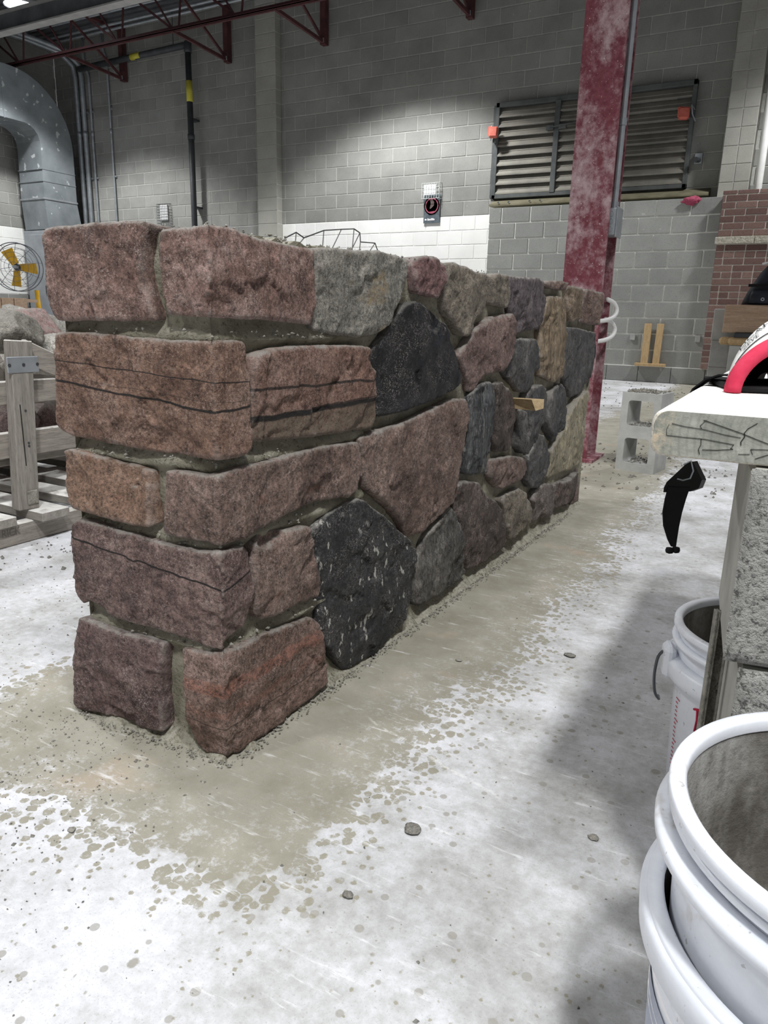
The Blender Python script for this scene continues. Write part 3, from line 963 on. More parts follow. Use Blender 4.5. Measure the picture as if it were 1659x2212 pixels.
# ================================================================== STONE WALL
SC = Vector((-0.718, 0.800, 0.0))
SU = Vector((0.016353, 0.999866, 0.0))
SV = Vector((-0.998985, -0.045044, 0.0))
WALL_L, WALL_T, WALL_H = 2.15, 0.335, 0.826
STONES = [
    ('S1', 'S', 'red', [(-0.324,0.831), (-0.288,0.836), (-0.237,0.839), (-0.179,0.837), (-0.157,0.838), (-0.125,0.837), (-0.107,0.833), (-0.116,0.819), (-0.124,0.797), (-0.128,0.772), (-0.122,0.740), (-0.114,0.713), (-0.109,0.700), (-0.181,0.698), (-0.239,0.697), (-0.287,0.695), (-0.312,0.696), (-0.321,0.703), (-0.325,0.730), (-0.325,0.763), (-0.323,0.810)]),
    ('Q1', 'Q', 'red', [(-0.092,0.824), (-0.074,0.826), (-0.039,0.827), (-0.001,0.828), (0.024,0.829), (0.065,0.829), (0.095,0.821), (0.141,0.821), (0.197,0.819), (0.256,0.819), (0.257,0.773), (0.254,0.729), (0.246,0.697), (0.196,0.700), (0.124,0.704), (0.060,0.706), (-0.005,0.707), (-0.085,0.708), (-0.089,0.725), (-0.091,0.748), (-0.092,0.778), (-0.092,0.806)]),
    ('Q2', 'Q', 'redvein', [(-0.323,0.675), (-0.302,0.679), (-0.241,0.679), (-0.155,0.676), (-0.074,0.674), (-0.006,0.675), (0.061,0.675), (0.076,0.672), (0.079,0.643), (0.077,0.581), (0.073,0.517), (0.069,0.509), (0.045,0.504), (-0.011,0.505), (-0.045,0.504), (-0.113,0.503), (-0.170,0.506), (-0.229,0.509), (-0.291,0.512), (-0.322,0.521), (-0.332,0.532), (-0.330,0.564), (-0.324,0.620), (-0.324,0.653)]),
    ('L2a', 'L', 'redband', [(0.106,0.657), (0.158,0.663), (0.234,0.664), (0.365,0.663), (0.432,0.658), (0.440,0.630), (0.460,0.603), (0.471,0.539), (0.464,0.520), (0.451,0.500), (0.403,0.502), (0.276,0.507), (0.174,0.513), (0.109,0.517), (0.084,0.521), (0.082,0.572), (0.084,0.623), (0.093,0.653)]),
    ('S3', 'S', 'rust', [(-0.325,0.486), (-0.305,0.491), (-0.258,0.486), (-0.209,0.480), (-0.139,0.472), (-0.136,0.413), (-0.133,0.384), (-0.177,0.381), (-0.230,0.385), (-0.297,0.389), (-0.313,0.392), (-0.323,0.408), (-0.324,0.447)]),
    ('Q3', 'Q', 'red2', [(-0.107,0.477), (-0.071,0.479), (-0.034,0.479), (-0.004,0.482), (0.063,0.487), (0.127,0.484), (0.197,0.487), (0.279,0.487), (0.335,0.484), (0.404,0.479), (0.408,0.444), (0.401,0.404), (0.394,0.386), (0.362,0.375), (0.337,0.383), (0.247,0.388), (0.196,0.387), (0.124,0.382), (0.059,0.371), (0.019,0.370), (-0.008,0.372), (-0.033,0.375), (-0.077,0.374), (-0.110,0.377)]),
    ('Q4', 'Q', 'purplevein', [(-0.323,0.360), (-0.307,0.370), (-0.271,0.371), (-0.194,0.364), (-0.121,0.359), (-0.051,0.356), (-0.001,0.364), (0.026,0.360), (0.059,0.360), (0.075,0.344), (0.078,0.314), (0.079,0.275), (0.071,0.241), (0.057,0.216), (0.012,0.209), (-0.006,0.198), (-0.042,0.198), (-0.113,0.206), (-0.169,0.206), (-0.248,0.208), (-0.295,0.227), (-0.313,0.214), (-0.326,0.231), (-0.322,0.295)]),
    ('L4a', 'L', 'red2', [(0.088,0.355), (0.115,0.365), (0.171,0.357), (0.231,0.352), (0.242,0.338), (0.258,0.295), (0.272,0.240), (0.275,0.215), (0.264,0.205), (0.194,0.211), (0.102,0.215), (0.082,0.237), (0.081,0.283), (0.083,0.327)]),
    ('S5', 'S', 'purple', [(-0.320,0.190), (-0.290,0.189), (-0.230,0.183), (-0.171,0.184), (-0.129,0.184), (-0.135,0.129), (-0.141,0.080), (-0.136,0.015), (-0.185,0.007), (-0.267,0.011), (-0.337,0.004), (-0.354,0.011), (-0.353,0.057), (-0.347,0.110), (-0.333,0.147)]),
    ('Q5', 'Q', 'orange', [(-0.093,0.183), (-0.043,0.186), (-0.001,0.196), (0.052,0.190), (0.096,0.189), (0.168,0.181), (0.247,0.169), (0.270,0.147), (0.284,0.102), (0.294,0.013), (0.191,0.004), (0.091,0.004), (0.023,0.004), (-0.003,0.007), (-0.052,0.005), (-0.077,0.023), (-0.087,0.062), (-0.090,0.109)]),
    ('L5', 'L', 'blackspeck', [(0.254,0.327), (0.298,0.351), (0.353,0.364), (0.400,0.369), (0.425,0.356), (0.513,0.302), (0.628,0.223), (0.659,0.195), (0.658,0.152), (0.638,0.093), (0.610,0.038), (0.564,0.019), (0.492,0.004), (0.451,0.004), (0.411,0.004), (0.367,0.004), (0.324,0.051), (0.295,0.097), (0.278,0.144), (0.272,0.212), (0.261,0.279)]),
    ('G1', 'L', 'grey', [(0.260,0.822), (0.316,0.825), (0.408,0.829), (0.458,0.834), (0.539,0.832), (0.584,0.829), (0.580,0.797), (0.556,0.753), (0.534,0.731), (0.523,0.720), (0.497,0.693), (0.459,0.682), (0.398,0.676), (0.327,0.680), (0.258,0.688), (0.258,0.729), (0.260,0.774)]),
    ('BK', 'L', 'black', [(0.445,0.643), (0.508,0.687), (0.547,0.720), (0.581,0.740), (0.624,0.749), (0.690,0.740), (0.757,0.714), (0.808,0.693), (0.833,0.648), (0.872,0.598), (0.888,0.573), (0.869,0.554), (0.760,0.539), (0.655,0.529), (0.559,0.520), (0.477,0.520), (0.471,0.547), (0.457,0.603)]),
    ('P1', 'L', 'pink', [(0.610,0.816), (0.629,0.832), (0.654,0.842), (0.716,0.842), (0.750,0.828), (0.753,0.801), (0.739,0.779), (0.718,0.755), (0.693,0.758), (0.623,0.763), (0.612,0.791)]),
    ('T1', 'L', 'greytan', [(0.760,0.832), (0.790,0.838), (0.869,0.834), (0.948,0.827), (1.019,0.824), (1.019,0.776), (1.012,0.738), (0.957,0.715), (0.898,0.676), (0.868,0.673), (0.828,0.694), (0.775,0.728), (0.756,0.758), (0.759,0.799)]),
    ('T2', 'L', 'greytan', [(1.036,0.830), (1.103,0.832), (1.151,0.830), (1.164,0.788), (1.167,0.748), (1.129,0.746), (1.045,0.752), (1.035,0.783), (1.033,0.820)]),
    ('D1', 'L', 'purpledark', [(1.170,0.832), (1.273,0.832), (1.384,0.837), (1.464,0.834), (1.471,0.782), (1.454,0.725), (1.425,0.694), (1.350,0.687), (1.264,0.675), (1.242,0.705), (1.199,0.735), (1.180,0.782)]),
    ('R1', 'L', 'red2', [(1.482,0.835), (1.573,0.840), (1.664,0.837), (1.665,0.813), (1.567,0.813), (1.488,0.815)]),
    ('R2', 'L', 'tan2', [(1.695,0.832), (1.794,0.833), (1.886,0.829), (1.888,0.774), (1.864,0.724), (1.770,0.716), (1.735,0.754), (1.721,0.799)]),
    ('R3', 'L', 'red2', [(1.924,0.830), (2.054,0.829), (2.161,0.827), (2.164,0.772), (2.131,0.705), (2.007,0.709), (1.914,0.713), (1.910,0.775)]),
    ('TAN', 'L', 'tan', [(1.495,0.789), (1.586,0.794), (1.686,0.791), (1.713,0.728), (1.716,0.644), (1.719,0.533), (1.636,0.518), (1.563,0.533), (1.494,0.545), (1.462,0.609), (1.455,0.687), (1.468,0.756)]),
    ('DK2', 'L', 'dark', [(1.729,0.699), (1.840,0.695), (1.980,0.686), (2.123,0.676), (2.134,0.599), (2.116,0.491), (1.987,0.466), (1.864,0.447), (1.798,0.501), (1.749,0.535), (1.730,0.623)]),
    ('PK', 'L', 'pinkred', [(0.851,0.628), (0.900,0.660), (0.960,0.694), (1.058,0.723), (1.190,0.734), (1.231,0.708), (1.248,0.673), (1.230,0.634), (1.177,0.590), (1.159,0.580), (1.030,0.573), (0.997,0.555), (0.983,0.536), (0.942,0.534), (0.926,0.563), (0.885,0.596)]),
    ('DK1', 'L', 'dark', [(1.236,0.655), (1.298,0.667), (1.403,0.662), (1.447,0.629), (1.462,0.570), (1.422,0.533), (1.357,0.506), (1.311,0.506), (1.215,0.553), (1.175,0.576), (1.204,0.610)]),
    ('LP', 'L', 'red2', [(0.414,0.485), (0.473,0.491), (0.592,0.497), (0.726,0.516), (0.840,0.528), (0.903,0.523), (0.923,0.474), (0.906,0.405), (0.879,0.344), (0.890,0.362), (0.875,0.323), (0.853,0.264), (0.789,0.244), (0.710,0.226), (0.636,0.224), (0.620,0.232), (0.586,0.275), (0.540,0.314), (0.476,0.357), (0.440,0.379), (0.426,0.415), (0.425,0.400), (0.426,0.442)]),
    ('BV', 'L', 'blackstreak', [(0.951,0.529), (0.998,0.552), (1.059,0.556), (1.079,0.547), (1.095,0.480), (1.099,0.427), (1.105,0.336), (1.102,0.300), (1.017,0.309), (0.955,0.318), (0.912,0.332), (0.901,0.354), (0.912,0.392), (0.936,0.395), (0.935,0.462), (0.947,0.500)]),
    ('RD', 'L', 'darkred', [(1.096,0.546), (1.125,0.553), (1.199,0.532), (1.257,0.502), (1.284,0.474), (1.280,0.444), (1.284,0.394), (1.277,0.349), (1.246,0.341), (1.141,0.353), (1.114,0.385), (1.108,0.443), (1.108,0.496)]),
    ('DS1', 'L', 'dark', [(1.321,0.459), (1.372,0.447), (1.393,0.405), (1.398,0.332), (1.389,0.309), (1.306,0.345), (1.307,0.391)]),
    ('DS2', 'L', 'dark', [(1.401,0.519), (1.487,0.521), (1.581,0.490), (1.575,0.436), (1.539,0.368), (1.474,0.313), (1.444,0.305), (1.417,0.346), (1.419,0.398), (1.386,0.453), (1.365,0.494)]),
    ('DS3', 'L', 'dark', [(1.527,0.361), (1.571,0.347), (1.652,0.279), (1.654,0.243), (1.611,0.192), (1.533,0.177), (1.465,0.187), (1.427,0.220), (1.411,0.289), (1.475,0.309)]),
    ('DS4', 'L', 'dark', [(1.615,0.492), (1.726,0.510), (1.799,0.475), (1.843,0.435), (1.816,0.368), (1.781,0.326), (1.679,0.311), (1.617,0.354), (1.565,0.395), (1.591,0.451)]),
    ('YL', 'L', 'yellow', [(2.080,0.462), (1.925,0.442), (1.840,0.393), (1.793,0.338), (1.698,0.295), (1.667,0.277), (1.685,0.238), (1.653,0.193), (1.686,0.178), (1.842,0.175), (2.053,0.168), (2.065,0.240), (2.077,0.365), (2.097,0.413)]),
    ('BR', 'L', 'brown', [(1.115,0.335), (1.196,0.330), (1.294,0.321), (1.398,0.293), (1.411,0.260), (1.386,0.240), (1.288,0.237), (1.203,0.233), (1.148,0.258), (1.108,0.288), (1.109,0.314)]),
    ('BJ', 'L', 'darkgrey', [(0.687,0.151), (0.713,0.193), (0.781,0.225), (0.854,0.253), (0.886,0.235), (0.928,0.146), (0.980,0.035), (0.820,0.035), (0.692,0.036), (0.679,0.047), (0.677,0.122)]),
    ('BM', 'L', 'darkred', [(0.882,0.304), (0.939,0.306), (1.029,0.286), (1.070,0.247), (1.148,0.212), (1.206,0.176), (1.246,0.106), (1.286,0.039), (1.127,0.036), (0.996,0.040), (0.959,0.111), (0.910,0.208), (0.882,0.266)]),
    ('BT', 'L', 'greytan', [(1.204,0.202), (1.272,0.208), (1.363,0.209), (1.416,0.184), (1.488,0.144), (1.523,0.097), (1.515,0.059), (1.396,0.052), (1.291,0.052), (1.257,0.114), (1.237,0.163)]),
    ('BU', 'L', 'greypink', [(1.507,0.144), (1.548,0.167), (1.629,0.175), (1.739,0.150), (1.763,0.093), (1.757,0.041), (1.621,0.043), (1.550,0.050), (1.544,0.101)]),
    ('BW', 'L', 'darkred', [(1.763,0.146), (1.903,0.140), (2.051,0.145), (2.062,0.086), (2.039,0.043), (1.934,0.038), (1.791,0.048), (1.788,0.098)]),
]


def fold(t_, z_, d):
    """face coordinates -> world: t>0 along the long face, t<0 along the short face, d inward"""
    if t_ >= 0:
        if d > 0:
            tt = max(t_, d)
        else:
            tt = t_ + d * (1 - min(t_ / 0.04, 1))
        return SC + SU * tt + SV * d + Vector((0, 0, z_))
    s_ = -t_
    if d > 0:
        ss = max(s_, d)
    else:
        ss = s_ + d * (1 - min(s_ / 0.04, 1))
    return SC + SV * ss + SU * d + Vector((0, 0, z_))


sw = thing('stone_wall', 'freestanding fieldstone wall of red, grey and black stones in fresh mortar', 'wall', tuple(SC + SU * 1.05 + SV * 0.16))


def seg_dist(P, A, B):
    d = B - A
    L2 = (d ** 2).sum(1)
    best = np.full(len(P), 9.0)
    for i in range(len(A)):
        u = np.clip(((P - A[i]) @ d[i]) / max(L2[i], 1e-12), 0, 1)
        q = A[i] + u[:, None] * d[i]
        best = np.minimum(best, np.hypot(*(P - q).T))
    return best


def make_stone(idx, key, kind, matn, poly):
    r_ = np.random.default_rng(100 + idx)
    pl = np.array(poly, float)
    ext = pl.max(0) - pl.min(0)
    tmid = pl[:, 0].mean()
    s_ = 0.0044 if tmid < 0.5 else (0.0055 if tmid < 1.1 else 0.007)
    # resampled, slightly ragged outline
    B = []
    for i in range(len(pl)):
        a, b = pl[i], pl[(i + 1) % len(pl)]
        n = max(1, int(np.hypot(*(b - a)) / s_))
        for k in range(n):
            B.append(a + (b - a) * k / n)
    B = np.array(B)
    # soften the corners of the traced outline
    for _ in range(2):
        B = 0.5 * B + 0.25 * (np.roll(B, 1, 0) + np.roll(B, -1, 0))
    cen = B.mean(0)
    jit = np.array([noise.noise(Vector((p[0] * 45 + idx * 7, p[1] * 45, 0.3))) + 0.6 * noise.noise(Vector((p[0] * 110, p[1] * 110 + idx, 0.7))) for p in B]) * 0.0019
    dirs = (B - cen) / np.maximum(np.hypot(*(B - cen).T), 1e-6)[:, None]
    B = B + dirs * jit[:, None]
    lo, hi = B.min(0), B.max(0)
    gx = np.arange(lo[0], hi[0], s_)
    gz = np.arange(lo[1], hi[1], s_ * 0.9)
    G = np.array([(x + (0.5 * s_ if j % 2 else 0), z) for j, z in enumerate(gz) for x in gx])
    G += r_.uniform(-0.22, 0.22, G.shape) * s_
    # inside test
    x, y = G[:, 0], G[:, 1]
    ins = np.zeros(len(G), bool)
    nB = len(B)
    j = nB - 1
    for i in range(nB):
        xi, yi = B[i]
        xj, yj = B[j]
        if yi != yj:
            c = ((yi > y) != (yj > y)) & (x < (xj - xi) * (y - yi) / (yj - yi) + xi)
            ins ^= c
        j = i
    G = G[ins]
    dG = seg_dist(G, B, np.roll(B, -1, 0))
    keep = dG > s_ * 0.55
    G, dG = G[keep], dG[keep]
    pts = [Vector(p) for p in np.vstack([B, G])]
    edges = [(i, (i + 1) % nB) for i in range(nB)]
    vo, eo, fo, ov, oe, of = delaunay_2d_cdt(pts, edges, [], 1, 1e-6)
    V2 = np.array([(p.x, p.y) for p in vo])
    dist = seg_dist(V2, B, np.roll(B, -1, 0))
    # relief: rounded arris, broken facets, grain
    size = min(ext)
    er = 0.0042 if kind != 'L' else 0.0055
    er = min(er, size * 0.16)
    q = np.clip(1 - dist / er, 0, 1)
    depth = er * (1 - np.sqrt(np.clip(1 - q * q, 0, 1))) * 0.9
    rough = 1.0 if kind == 'L' else 0.8
    nf = max(4, int(ext[0] * ext[1] / 0.0030))
    seeds = np.c_[r_.uniform(lo[0], hi[0], nf), r_.uniform(lo[1], hi[1], nf)]
    tilt = r_.normal(0, 0.055 * rough, (nf, 2))
    offs = r_.normal(0, 0.0013 * rough, nf)
    if kind == 'L' and key not in ('L2a', 'TAN', 'L4a'):
        # split boulders: a few broad faces falling away from a crest
        nc = 6 if key == 'BK' else 4
        ang = r_.uniform(0, 6.28, nc)
        gr = r_.uniform(0.02, 0.16, nc) * (1.6 if key == 'BK' else 1.0)
        cc_ = cen + r_.normal(0, 0.15, 2) * ext
        fall = np.max([((V2 - cc_) @ np.array([math.cos(a), math.sin(a)])) * g_ for a, g_ in zip(ang, gr)], 0)
        depth += np.clip(fall, 0, 0.5) * min(1.0, (0.021 if key == 'BK' else 0.014) / max(fall.max(), 1e-4))
    out = []
    wob = np.array([(noise.noise(Vector((p[0] * 38, p[1] * 38, idx))) * 0.008,
                     noise.noise(Vector((p[0] * 38, p[1] * 38, idx + 50))) * 0.008) for p in V2])
    W2 = V2 + wob
    dd = ((W2[:, None, :] - seeds[None]) ** 2)
    own = np.argmin(dd.sum(2), 1)
    rel = W2 - seeds[own]
    depth += offs[own] + (rel * tilt[own]).sum(1)
    # flake scars: shallow conchoidal bites, most of them out of the edges
    nfl = int(4 + ext.sum() * 17)
    for k in range(nfl):
        if k % 7:
            c_ = B[r_.integers(0, nB)] + r_.normal(0, 0.006, 2)
            rr_2 = r_.uniform(0.008, 0.034)
        else:
            c_ = V2[r_.integers(0, len(V2))]
            rr_2 = r_.uniform(0.012, 0.04)
        hh_ = r_.uniform(0.0012, 0.0042) * rough * (1.0 if k % 7 else 0.6)
        st_ = r_.uniform(0.6, 1.7)
        dv = (W2 - c_) * np.array([1 / st_, st_])
        q2 = np.clip(1 - (dv ** 2).sum(1) / rr_2 ** 2, 0, 1)
        depth += hh_ * q2 ** 0.35
    # a few broad spalls with a crisp lip, stretched along the bed
    for k in range(9 if kind != 'L' else 6):
        c_ = B[r_.integers(0, nB)] if k % 3 else V2[r_.integers(0, len(V2))]
        rr_2 = r_.uniform(0.02, 0.045)
        st_ = r_.uniform(1.2, 2.6)
        ang_ = r_.normal(0, 0.35)
        ca_, sa_ = math.cos(ang_), math.sin(ang_)
        dv = (W2 + wob * 0.6 - c_) @ np.array([[ca_, -sa_], [sa_, ca_]])
        q2 = np.clip(1 - ((dv * np.array([1 / st_, 1.0])) ** 2).sum(1) / rr_2 ** 2, 0, 1)
        gx_ = r_.normal(0, 0.5, 2)
        lip = np.clip(0.75 + (dv @ gx_) / rr_2 * 0.35, 0.15, 1.3)
        depth += r_.uniform(0.0035, 0.0072) * rough * lip * q2 ** 0.22
    for i, p in enumerate(V2):
        a = noise.fractal(Vector((p[0] * 26, p[1] * 26, idx * 3.1)), 1.0, 2.1, 4)
        b = noise.noise(Vector((p[0] * 120, p[1] * 120, idx)))
        depth[i] += -a * 0.0014 * rough - b * 0.0006
    depth -= np.percentile(depth, 40)
    depth = np.clip(depth, -0.009, 0.020)
    if kind == 'Q':
        # worn arris along the wall corner
        near = np.abs(V2[:, 0])
        chip = np.array([0.0018 + 0.0022 * noise.noise(Vector((0.2, p[1] * 60, idx))) for p in V2])
        depth += np.clip(1 - near / 0.007, 0, 1) ** 2 * chip
    verts = [fold(p[0], p[1], d_) for p, d_ in zip(V2, depth)]
    faces = [tuple(q_) for q_ in fo]
    nv = len(verts)
    # sides running back into the mortar
    D1, D2 = 0.045, 0.10
    bidx = list(range(nB))
    shr = 0.006
    for Dk in (0.03, D2):
        for i in bidx:
            p = V2[i]
            s2 = p + (cen - p) / max(np.hypot(*(cen - p)), 1e-6) * (0.002 if Dk < 0.05 else shr)
            verts.append(fold(s2[0], s2[1], max(Dk, depth[i] + 0.004)))
    for k in range(2):
        base0 = 0 if k == 0 else nv + (k - 1) * nB
        base1 = nv + k * nB
        for i in range(nB):
            j2 = (i + 1) % nB
            faces.append((base0 + i, base0 + j2, base1 + j2, base1 + i))
    faces.append(tuple(nv + nB + i for i in range(nB)))
    me = bpy.data.meshes.new('stone')
    me.from_pydata([tuple(v) for v in verts], [], faces)
    me.validate()
    import bmesh
    bm = bmesh.new()
    bm.from_mesh(me)
    bmesh.ops.recalc_face_normals(bm, faces=bm.faces)
    bm.to_mesh(me)
    bm.free()
    me.polygons.foreach_set('use_smooth', [True] * len(me.polygons))
    return put('stone', me, M[matn], sw)


STONE_LABEL = {'Q2': 'red quoin crossed by thin black veins', 'L2a': 'red stone with broad black bands', 'BK': 'glossy black angular stone',
               'L5': 'large black stone flecked with white', 'TAN': 'upright tan slab', 'YL': 'yellowish layered stone at the far end',
               'G1': 'light grey top stone', 'Q5': 'bottom quoin with an orange streak', 'PK': 'rounded pink stone', 'LP': 'large pinkish grey stone'}
STONE_OBJ = []
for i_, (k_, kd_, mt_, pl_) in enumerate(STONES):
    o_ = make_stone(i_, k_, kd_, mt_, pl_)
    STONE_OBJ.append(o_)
    if k_ in STONE_LABEL:
        o_['label'] = STONE_LABEL[k_]

# the same stonework continues round the far end and the back, out of the photograph's sight
STONE_KIND = [k[1] for k in STONES]
for o_, kd_ in zip(list(STONE_OBJ), STONE_KIND):
    cen_ = SC + (SU * 1.092 + SV * 0.160 if kd_ == 'L' else SU * 1.058 + SV * 0.182)
    c2 = o_.copy()
    COL.objects.link(c2)
    c2.parent = sw
    c2.matrix_parent_inverse = Matrix.Translation(-world_at(sw))
    c2.matrix_basis = Matrix.Translation(cen_) @ Matrix.Rotation(math.pi, 4, 'Z') @ Matrix.Translation(-cen_)

# mortar core: two finely worked faces, plain behind
mb = MB()
st = 0.009
nt0 = int(WALL_T / st)
nt1 = int(WALL_L / 0.011)
ts = [-WALL_T + 0.022 + k * (WALL_T - 0.022) / nt0 for k in range(nt0)] + [k * WALL_L / nt1 for k in range(nt1 + 1)]
zs = [0.0] + [0.006 + k * (WALL_H - 0.006) / 82 for k in range(83)]
nz_ = len(zs)
for t_ in ts:
    for z_ in zs:
        d = 0.0285 + 0.006 * noise.fractal(Vector((t_ * 16, z_ * 16, 4.2)), 1.0, 2.0, 4) + 0.0022 * noise.noise(Vector((t_ * 90, z_ * 90, 1)))
        for zl in (0.690, 0.500, 0.374, 0.196):
            if t_ < 0.45:
                d -= 0.016 * max(0.0, 1 - abs(z_ - zl + 0.012) / 0.014)
        d -= 0.032 * max(0.0, 1 - z_ / 0.022) * (0.8 + 0.9 * noise.noise(Vector((t_ * 25, 0, 9))))
        top = z_
        if z_ > WALL_H - 0.012:
            top = z_ + 0.010 * noise.noise(Vector((t_ * 40, 3, 2)))
        mb.v.append(tuple(fold(t_, top, d)))
for a in range(len(ts) - 1):
    for b in range(nz_ - 1):
        i = a * nz_ + b
        mb.f.append((i, i + nz_, i + nz_ + 1, i + 1))
# top, back and ends
n0 = len(mb.v)
cl_ = fold(-WALL_T + 0.022, 0, 0.02)
far_ = SC + SU * WALL_L + SV * 0.02
backf = SC + SU * WALL_L + SV * (WALL_T - 0.022)
backn = SC + SV * (WALL_T - 0.022) + SU * 0.02
mb.add([backn, backf, far_, backn + Vector((0, 0, WALL_H)), backf + Vector((0, 0, WALL_H)), far_ + Vector((0, 0, WALL_H))],
       [(0, 3, 4, 1), (1, 4, 5, 2)])
topn = [a * nz_ + nz_ - 1 for a in range(len(ts))]
ntop = nt0
for a in range(ntop, len(ts) - 1):
    p0, p1 = Vector(mb.v[topn[a]]), Vector(mb.v[topn[a + 1]])
    mb.add([p0, p1, p1 + SV * (WALL_T - 0.045), p0 + SV * (WALL_T - 0.045)], [(0, 1, 2, 3)])
core = mb.build('mortar', M['mortar'], sw, smooth=True)

# crumbs and dabs of mortar on the bed ledges and along the foot
def crumbs(name, spots, mat, parent=None, seed=3, flat=0.7):
    r_ = random.Random(seed)
    g = MB()
    for (x_, y_, z_, s_) in spots:
        vs_ = []
        base = [(1, 0, 0), (-1, 0, 0), (0, 1, 0), (0, -1, 0), (0, 0, 1), (0, 0, -1)]
        a = r_.uniform(0, 6.28)
        ca, sa = math.cos(a), math.sin(a)
        for bx, by, bz in base:
            k = s_ * r_.uniform(0.6, 1.25)
            X, Y_, Z_ = bx * k + r_.uniform(-.3, .3) * s_, by * k * 0.8 + r_.uniform(-.3, .3) * s_, bz * k * flat
            vs_.append((x_ + X * ca - Y_ * sa, y_ + X * sa + Y_ * ca, z_ + Z_))
        g.add(vs_, [(0, 2, 4), (2, 1, 4), (1, 3, 4), (3, 0, 4), (2, 0, 5), (1, 2, 5), (3, 1, 5), (0, 3, 5)])
    return g.build(name, mat, parent)


r_ = random.Random(11)
sp = []
for _ in range(1500):
    t_ = r_.uniform(-WALL_T, WALL_L * 0.9)
    P = fold(t_, 0, -abs(r_.gauss(0.006, 0.008)))
    sp.append((P.x, P.y, r_.uniform(0.0, 0.006), r_.uniform(0.001, 0.0035)))
for _ in range(600):
    t_ = r_.uniform(-WALL_T + 0.03, WALL_L * 0.95)
    P = fold(t_, 0, r_.uniform(0.012, 0.06))
    sp.append((P.x, P.y, WALL_H + r_.uniform(-0.002, 0.007), r_.uniform(0.0012, 0.0042)))
for zb in (0.688, 0.498, 0.372, 0.2):
    for _ in range(50):
        t_ = r_.uniform(-WALL_T + 0.03, 0.3)
        P = fold(t_, 0, r_.uniform(0.006, 0.018))
        sp.append((P.x, P.y, zb + r_.uniform(-0.012, 0.002), r_.uniform(0.0012, 0.0045)))
cr = crumbs('mortar_crumbs', sp, M['mortar_dry'], sw)
cr['kind'] = 'stuff'

# ================================================================== BUILDING STEEL, DUCTS, PIPES
cx0, cx1, cy0, cy1 = -1.106, -0.902, 3.87, 4.075
col = thing('steel_column', 'dusty dark red steel column rising behind the stone wall', 'column', ((cx0 + cx1) / 2, (cy0 + cy1) / 2, 0))
MB().box((cx0, cy0, 0.0), (cx1, cy0 + 0.012, ZD)).build('flange', M['column'], col)
MB().box((cx0, cy1 - 0.012, 0.0), (cx1, cy1, ZD)).build('flange', M['column'], col)
MB().box(((cx0 + cx1) / 2 - 0.005, cy0 + 0.012, 0), ((cx0 + cx1) / 2 + 0.005, cy1 - 0.012, ZD)).build('web', M['column'], col)
MB().box((cx0 - 0.04, cy0 - 0.04, 0), (cx1 + 0.04, cy1 + 0.04, 0.015)).build('base_plate', M['column'], col)

eb = thing('junction_box', 'galvanised junction box and conduit on the side of the red column', 'junction box', (-0.89, 3.95, 1.13))
bx_ = MB().box((-0.925, 3.89, 1.135), (-0.872, 4.0, 1.262), 0.004).build('box', M['conduit'], eb)
MB().box((-0.874, 3.885, 1.128), (-0.866, 4.005, 1.268), 0.003).build('cover', M['strap_metal'], eb)
for zk in (1.165, 1.20, 1.235):
    MB().lathe([(0.013, -0.0006), (0.012, -0.0012), (0.0113, -0.0006), (0.0113, 0.002), (0.013, 0.002), (0.013, -0.0006)], (-0.898, 3.889, zk), 16, 'Y').build('knockout', M['strap_metal'], bx_)
for zk in (1.182, 1.218):
    MB().lathe([(0.004, -0.002), (0.0, -0.002)], (-0.912, 3.89, zk), 8, 'Y').build('screw_hole', M['black_plastic'], bx_)
MB().tube([(-0.898, 3.945, 1.262), (-0.898, 3.945, ZD - 0.02)], 0.0135, 12).build('conduit', M['conduit'], eb)
for zk in (1.265, 1.64, 2.5):
    MB().tube([(-0.898, 3.945, zk), (-0.898, 3.945, zk + 0.03)], 0.0185, 12).build('coupling', M['strap_metal'], eb)

hk = thing('hose_hooks', 'pale curved pipe hooks on the side of the red column', 'hook', (-0.93, 3.95, 0.6))
for base in (0.719, 0.618):
    pts = [(-0.96, 3.86, base - 0.0), (-0.90, 3.95, base + 0.008), (-0.875, 4.05, base + 0.027), (-0.872, 4.11, base + 0.062), (-0.885, 4.09, base + 0.098), (-0.91, 4.03, base + 0.117)]
    sm = []
    for i in range(len(pts) - 1):
        a, b = Vector(pts[i]), Vector(pts[i + 1])
        p0 = Vector(pts[max(i - 1, 0)]); p3 = Vector(pts[min(i + 2, len(pts) - 1)])
        for k in range(5):
            u = k / 5
            sm.append(0.5 * ((2 * a) + (b - p0) * u + (2 * p0 - 5 * a + 4 * b - p3) * u * u + (3 * a - p0 - 3 * b + p3) * u ** 3))
    sm.append(Vector(pts[-1]))
    MB().tube(sm, 0.0115, 10).build('hook', M['white_pipe'], hk, smooth=True)

def smooth_path(pts, n=6):
    out_ = []
    P = [Vector(p) for p in pts]
    for i in range(len(P) - 1):
        a, b = P[i], P[i + 1]
        p0, p3 = P[max(i - 1, 0)], P[min(i + 2, len(P) - 1)]
        for k in range(n):
            u = k / n
            out_.append(0.5 * ((2 * a) + (b - p0) * u + (2 * p0 - 5 * a + 4 * b - p3) * u * u + (3 * a - p0 - 3 * b + p3) * u ** 3))
    return out_ + [P[-1]]


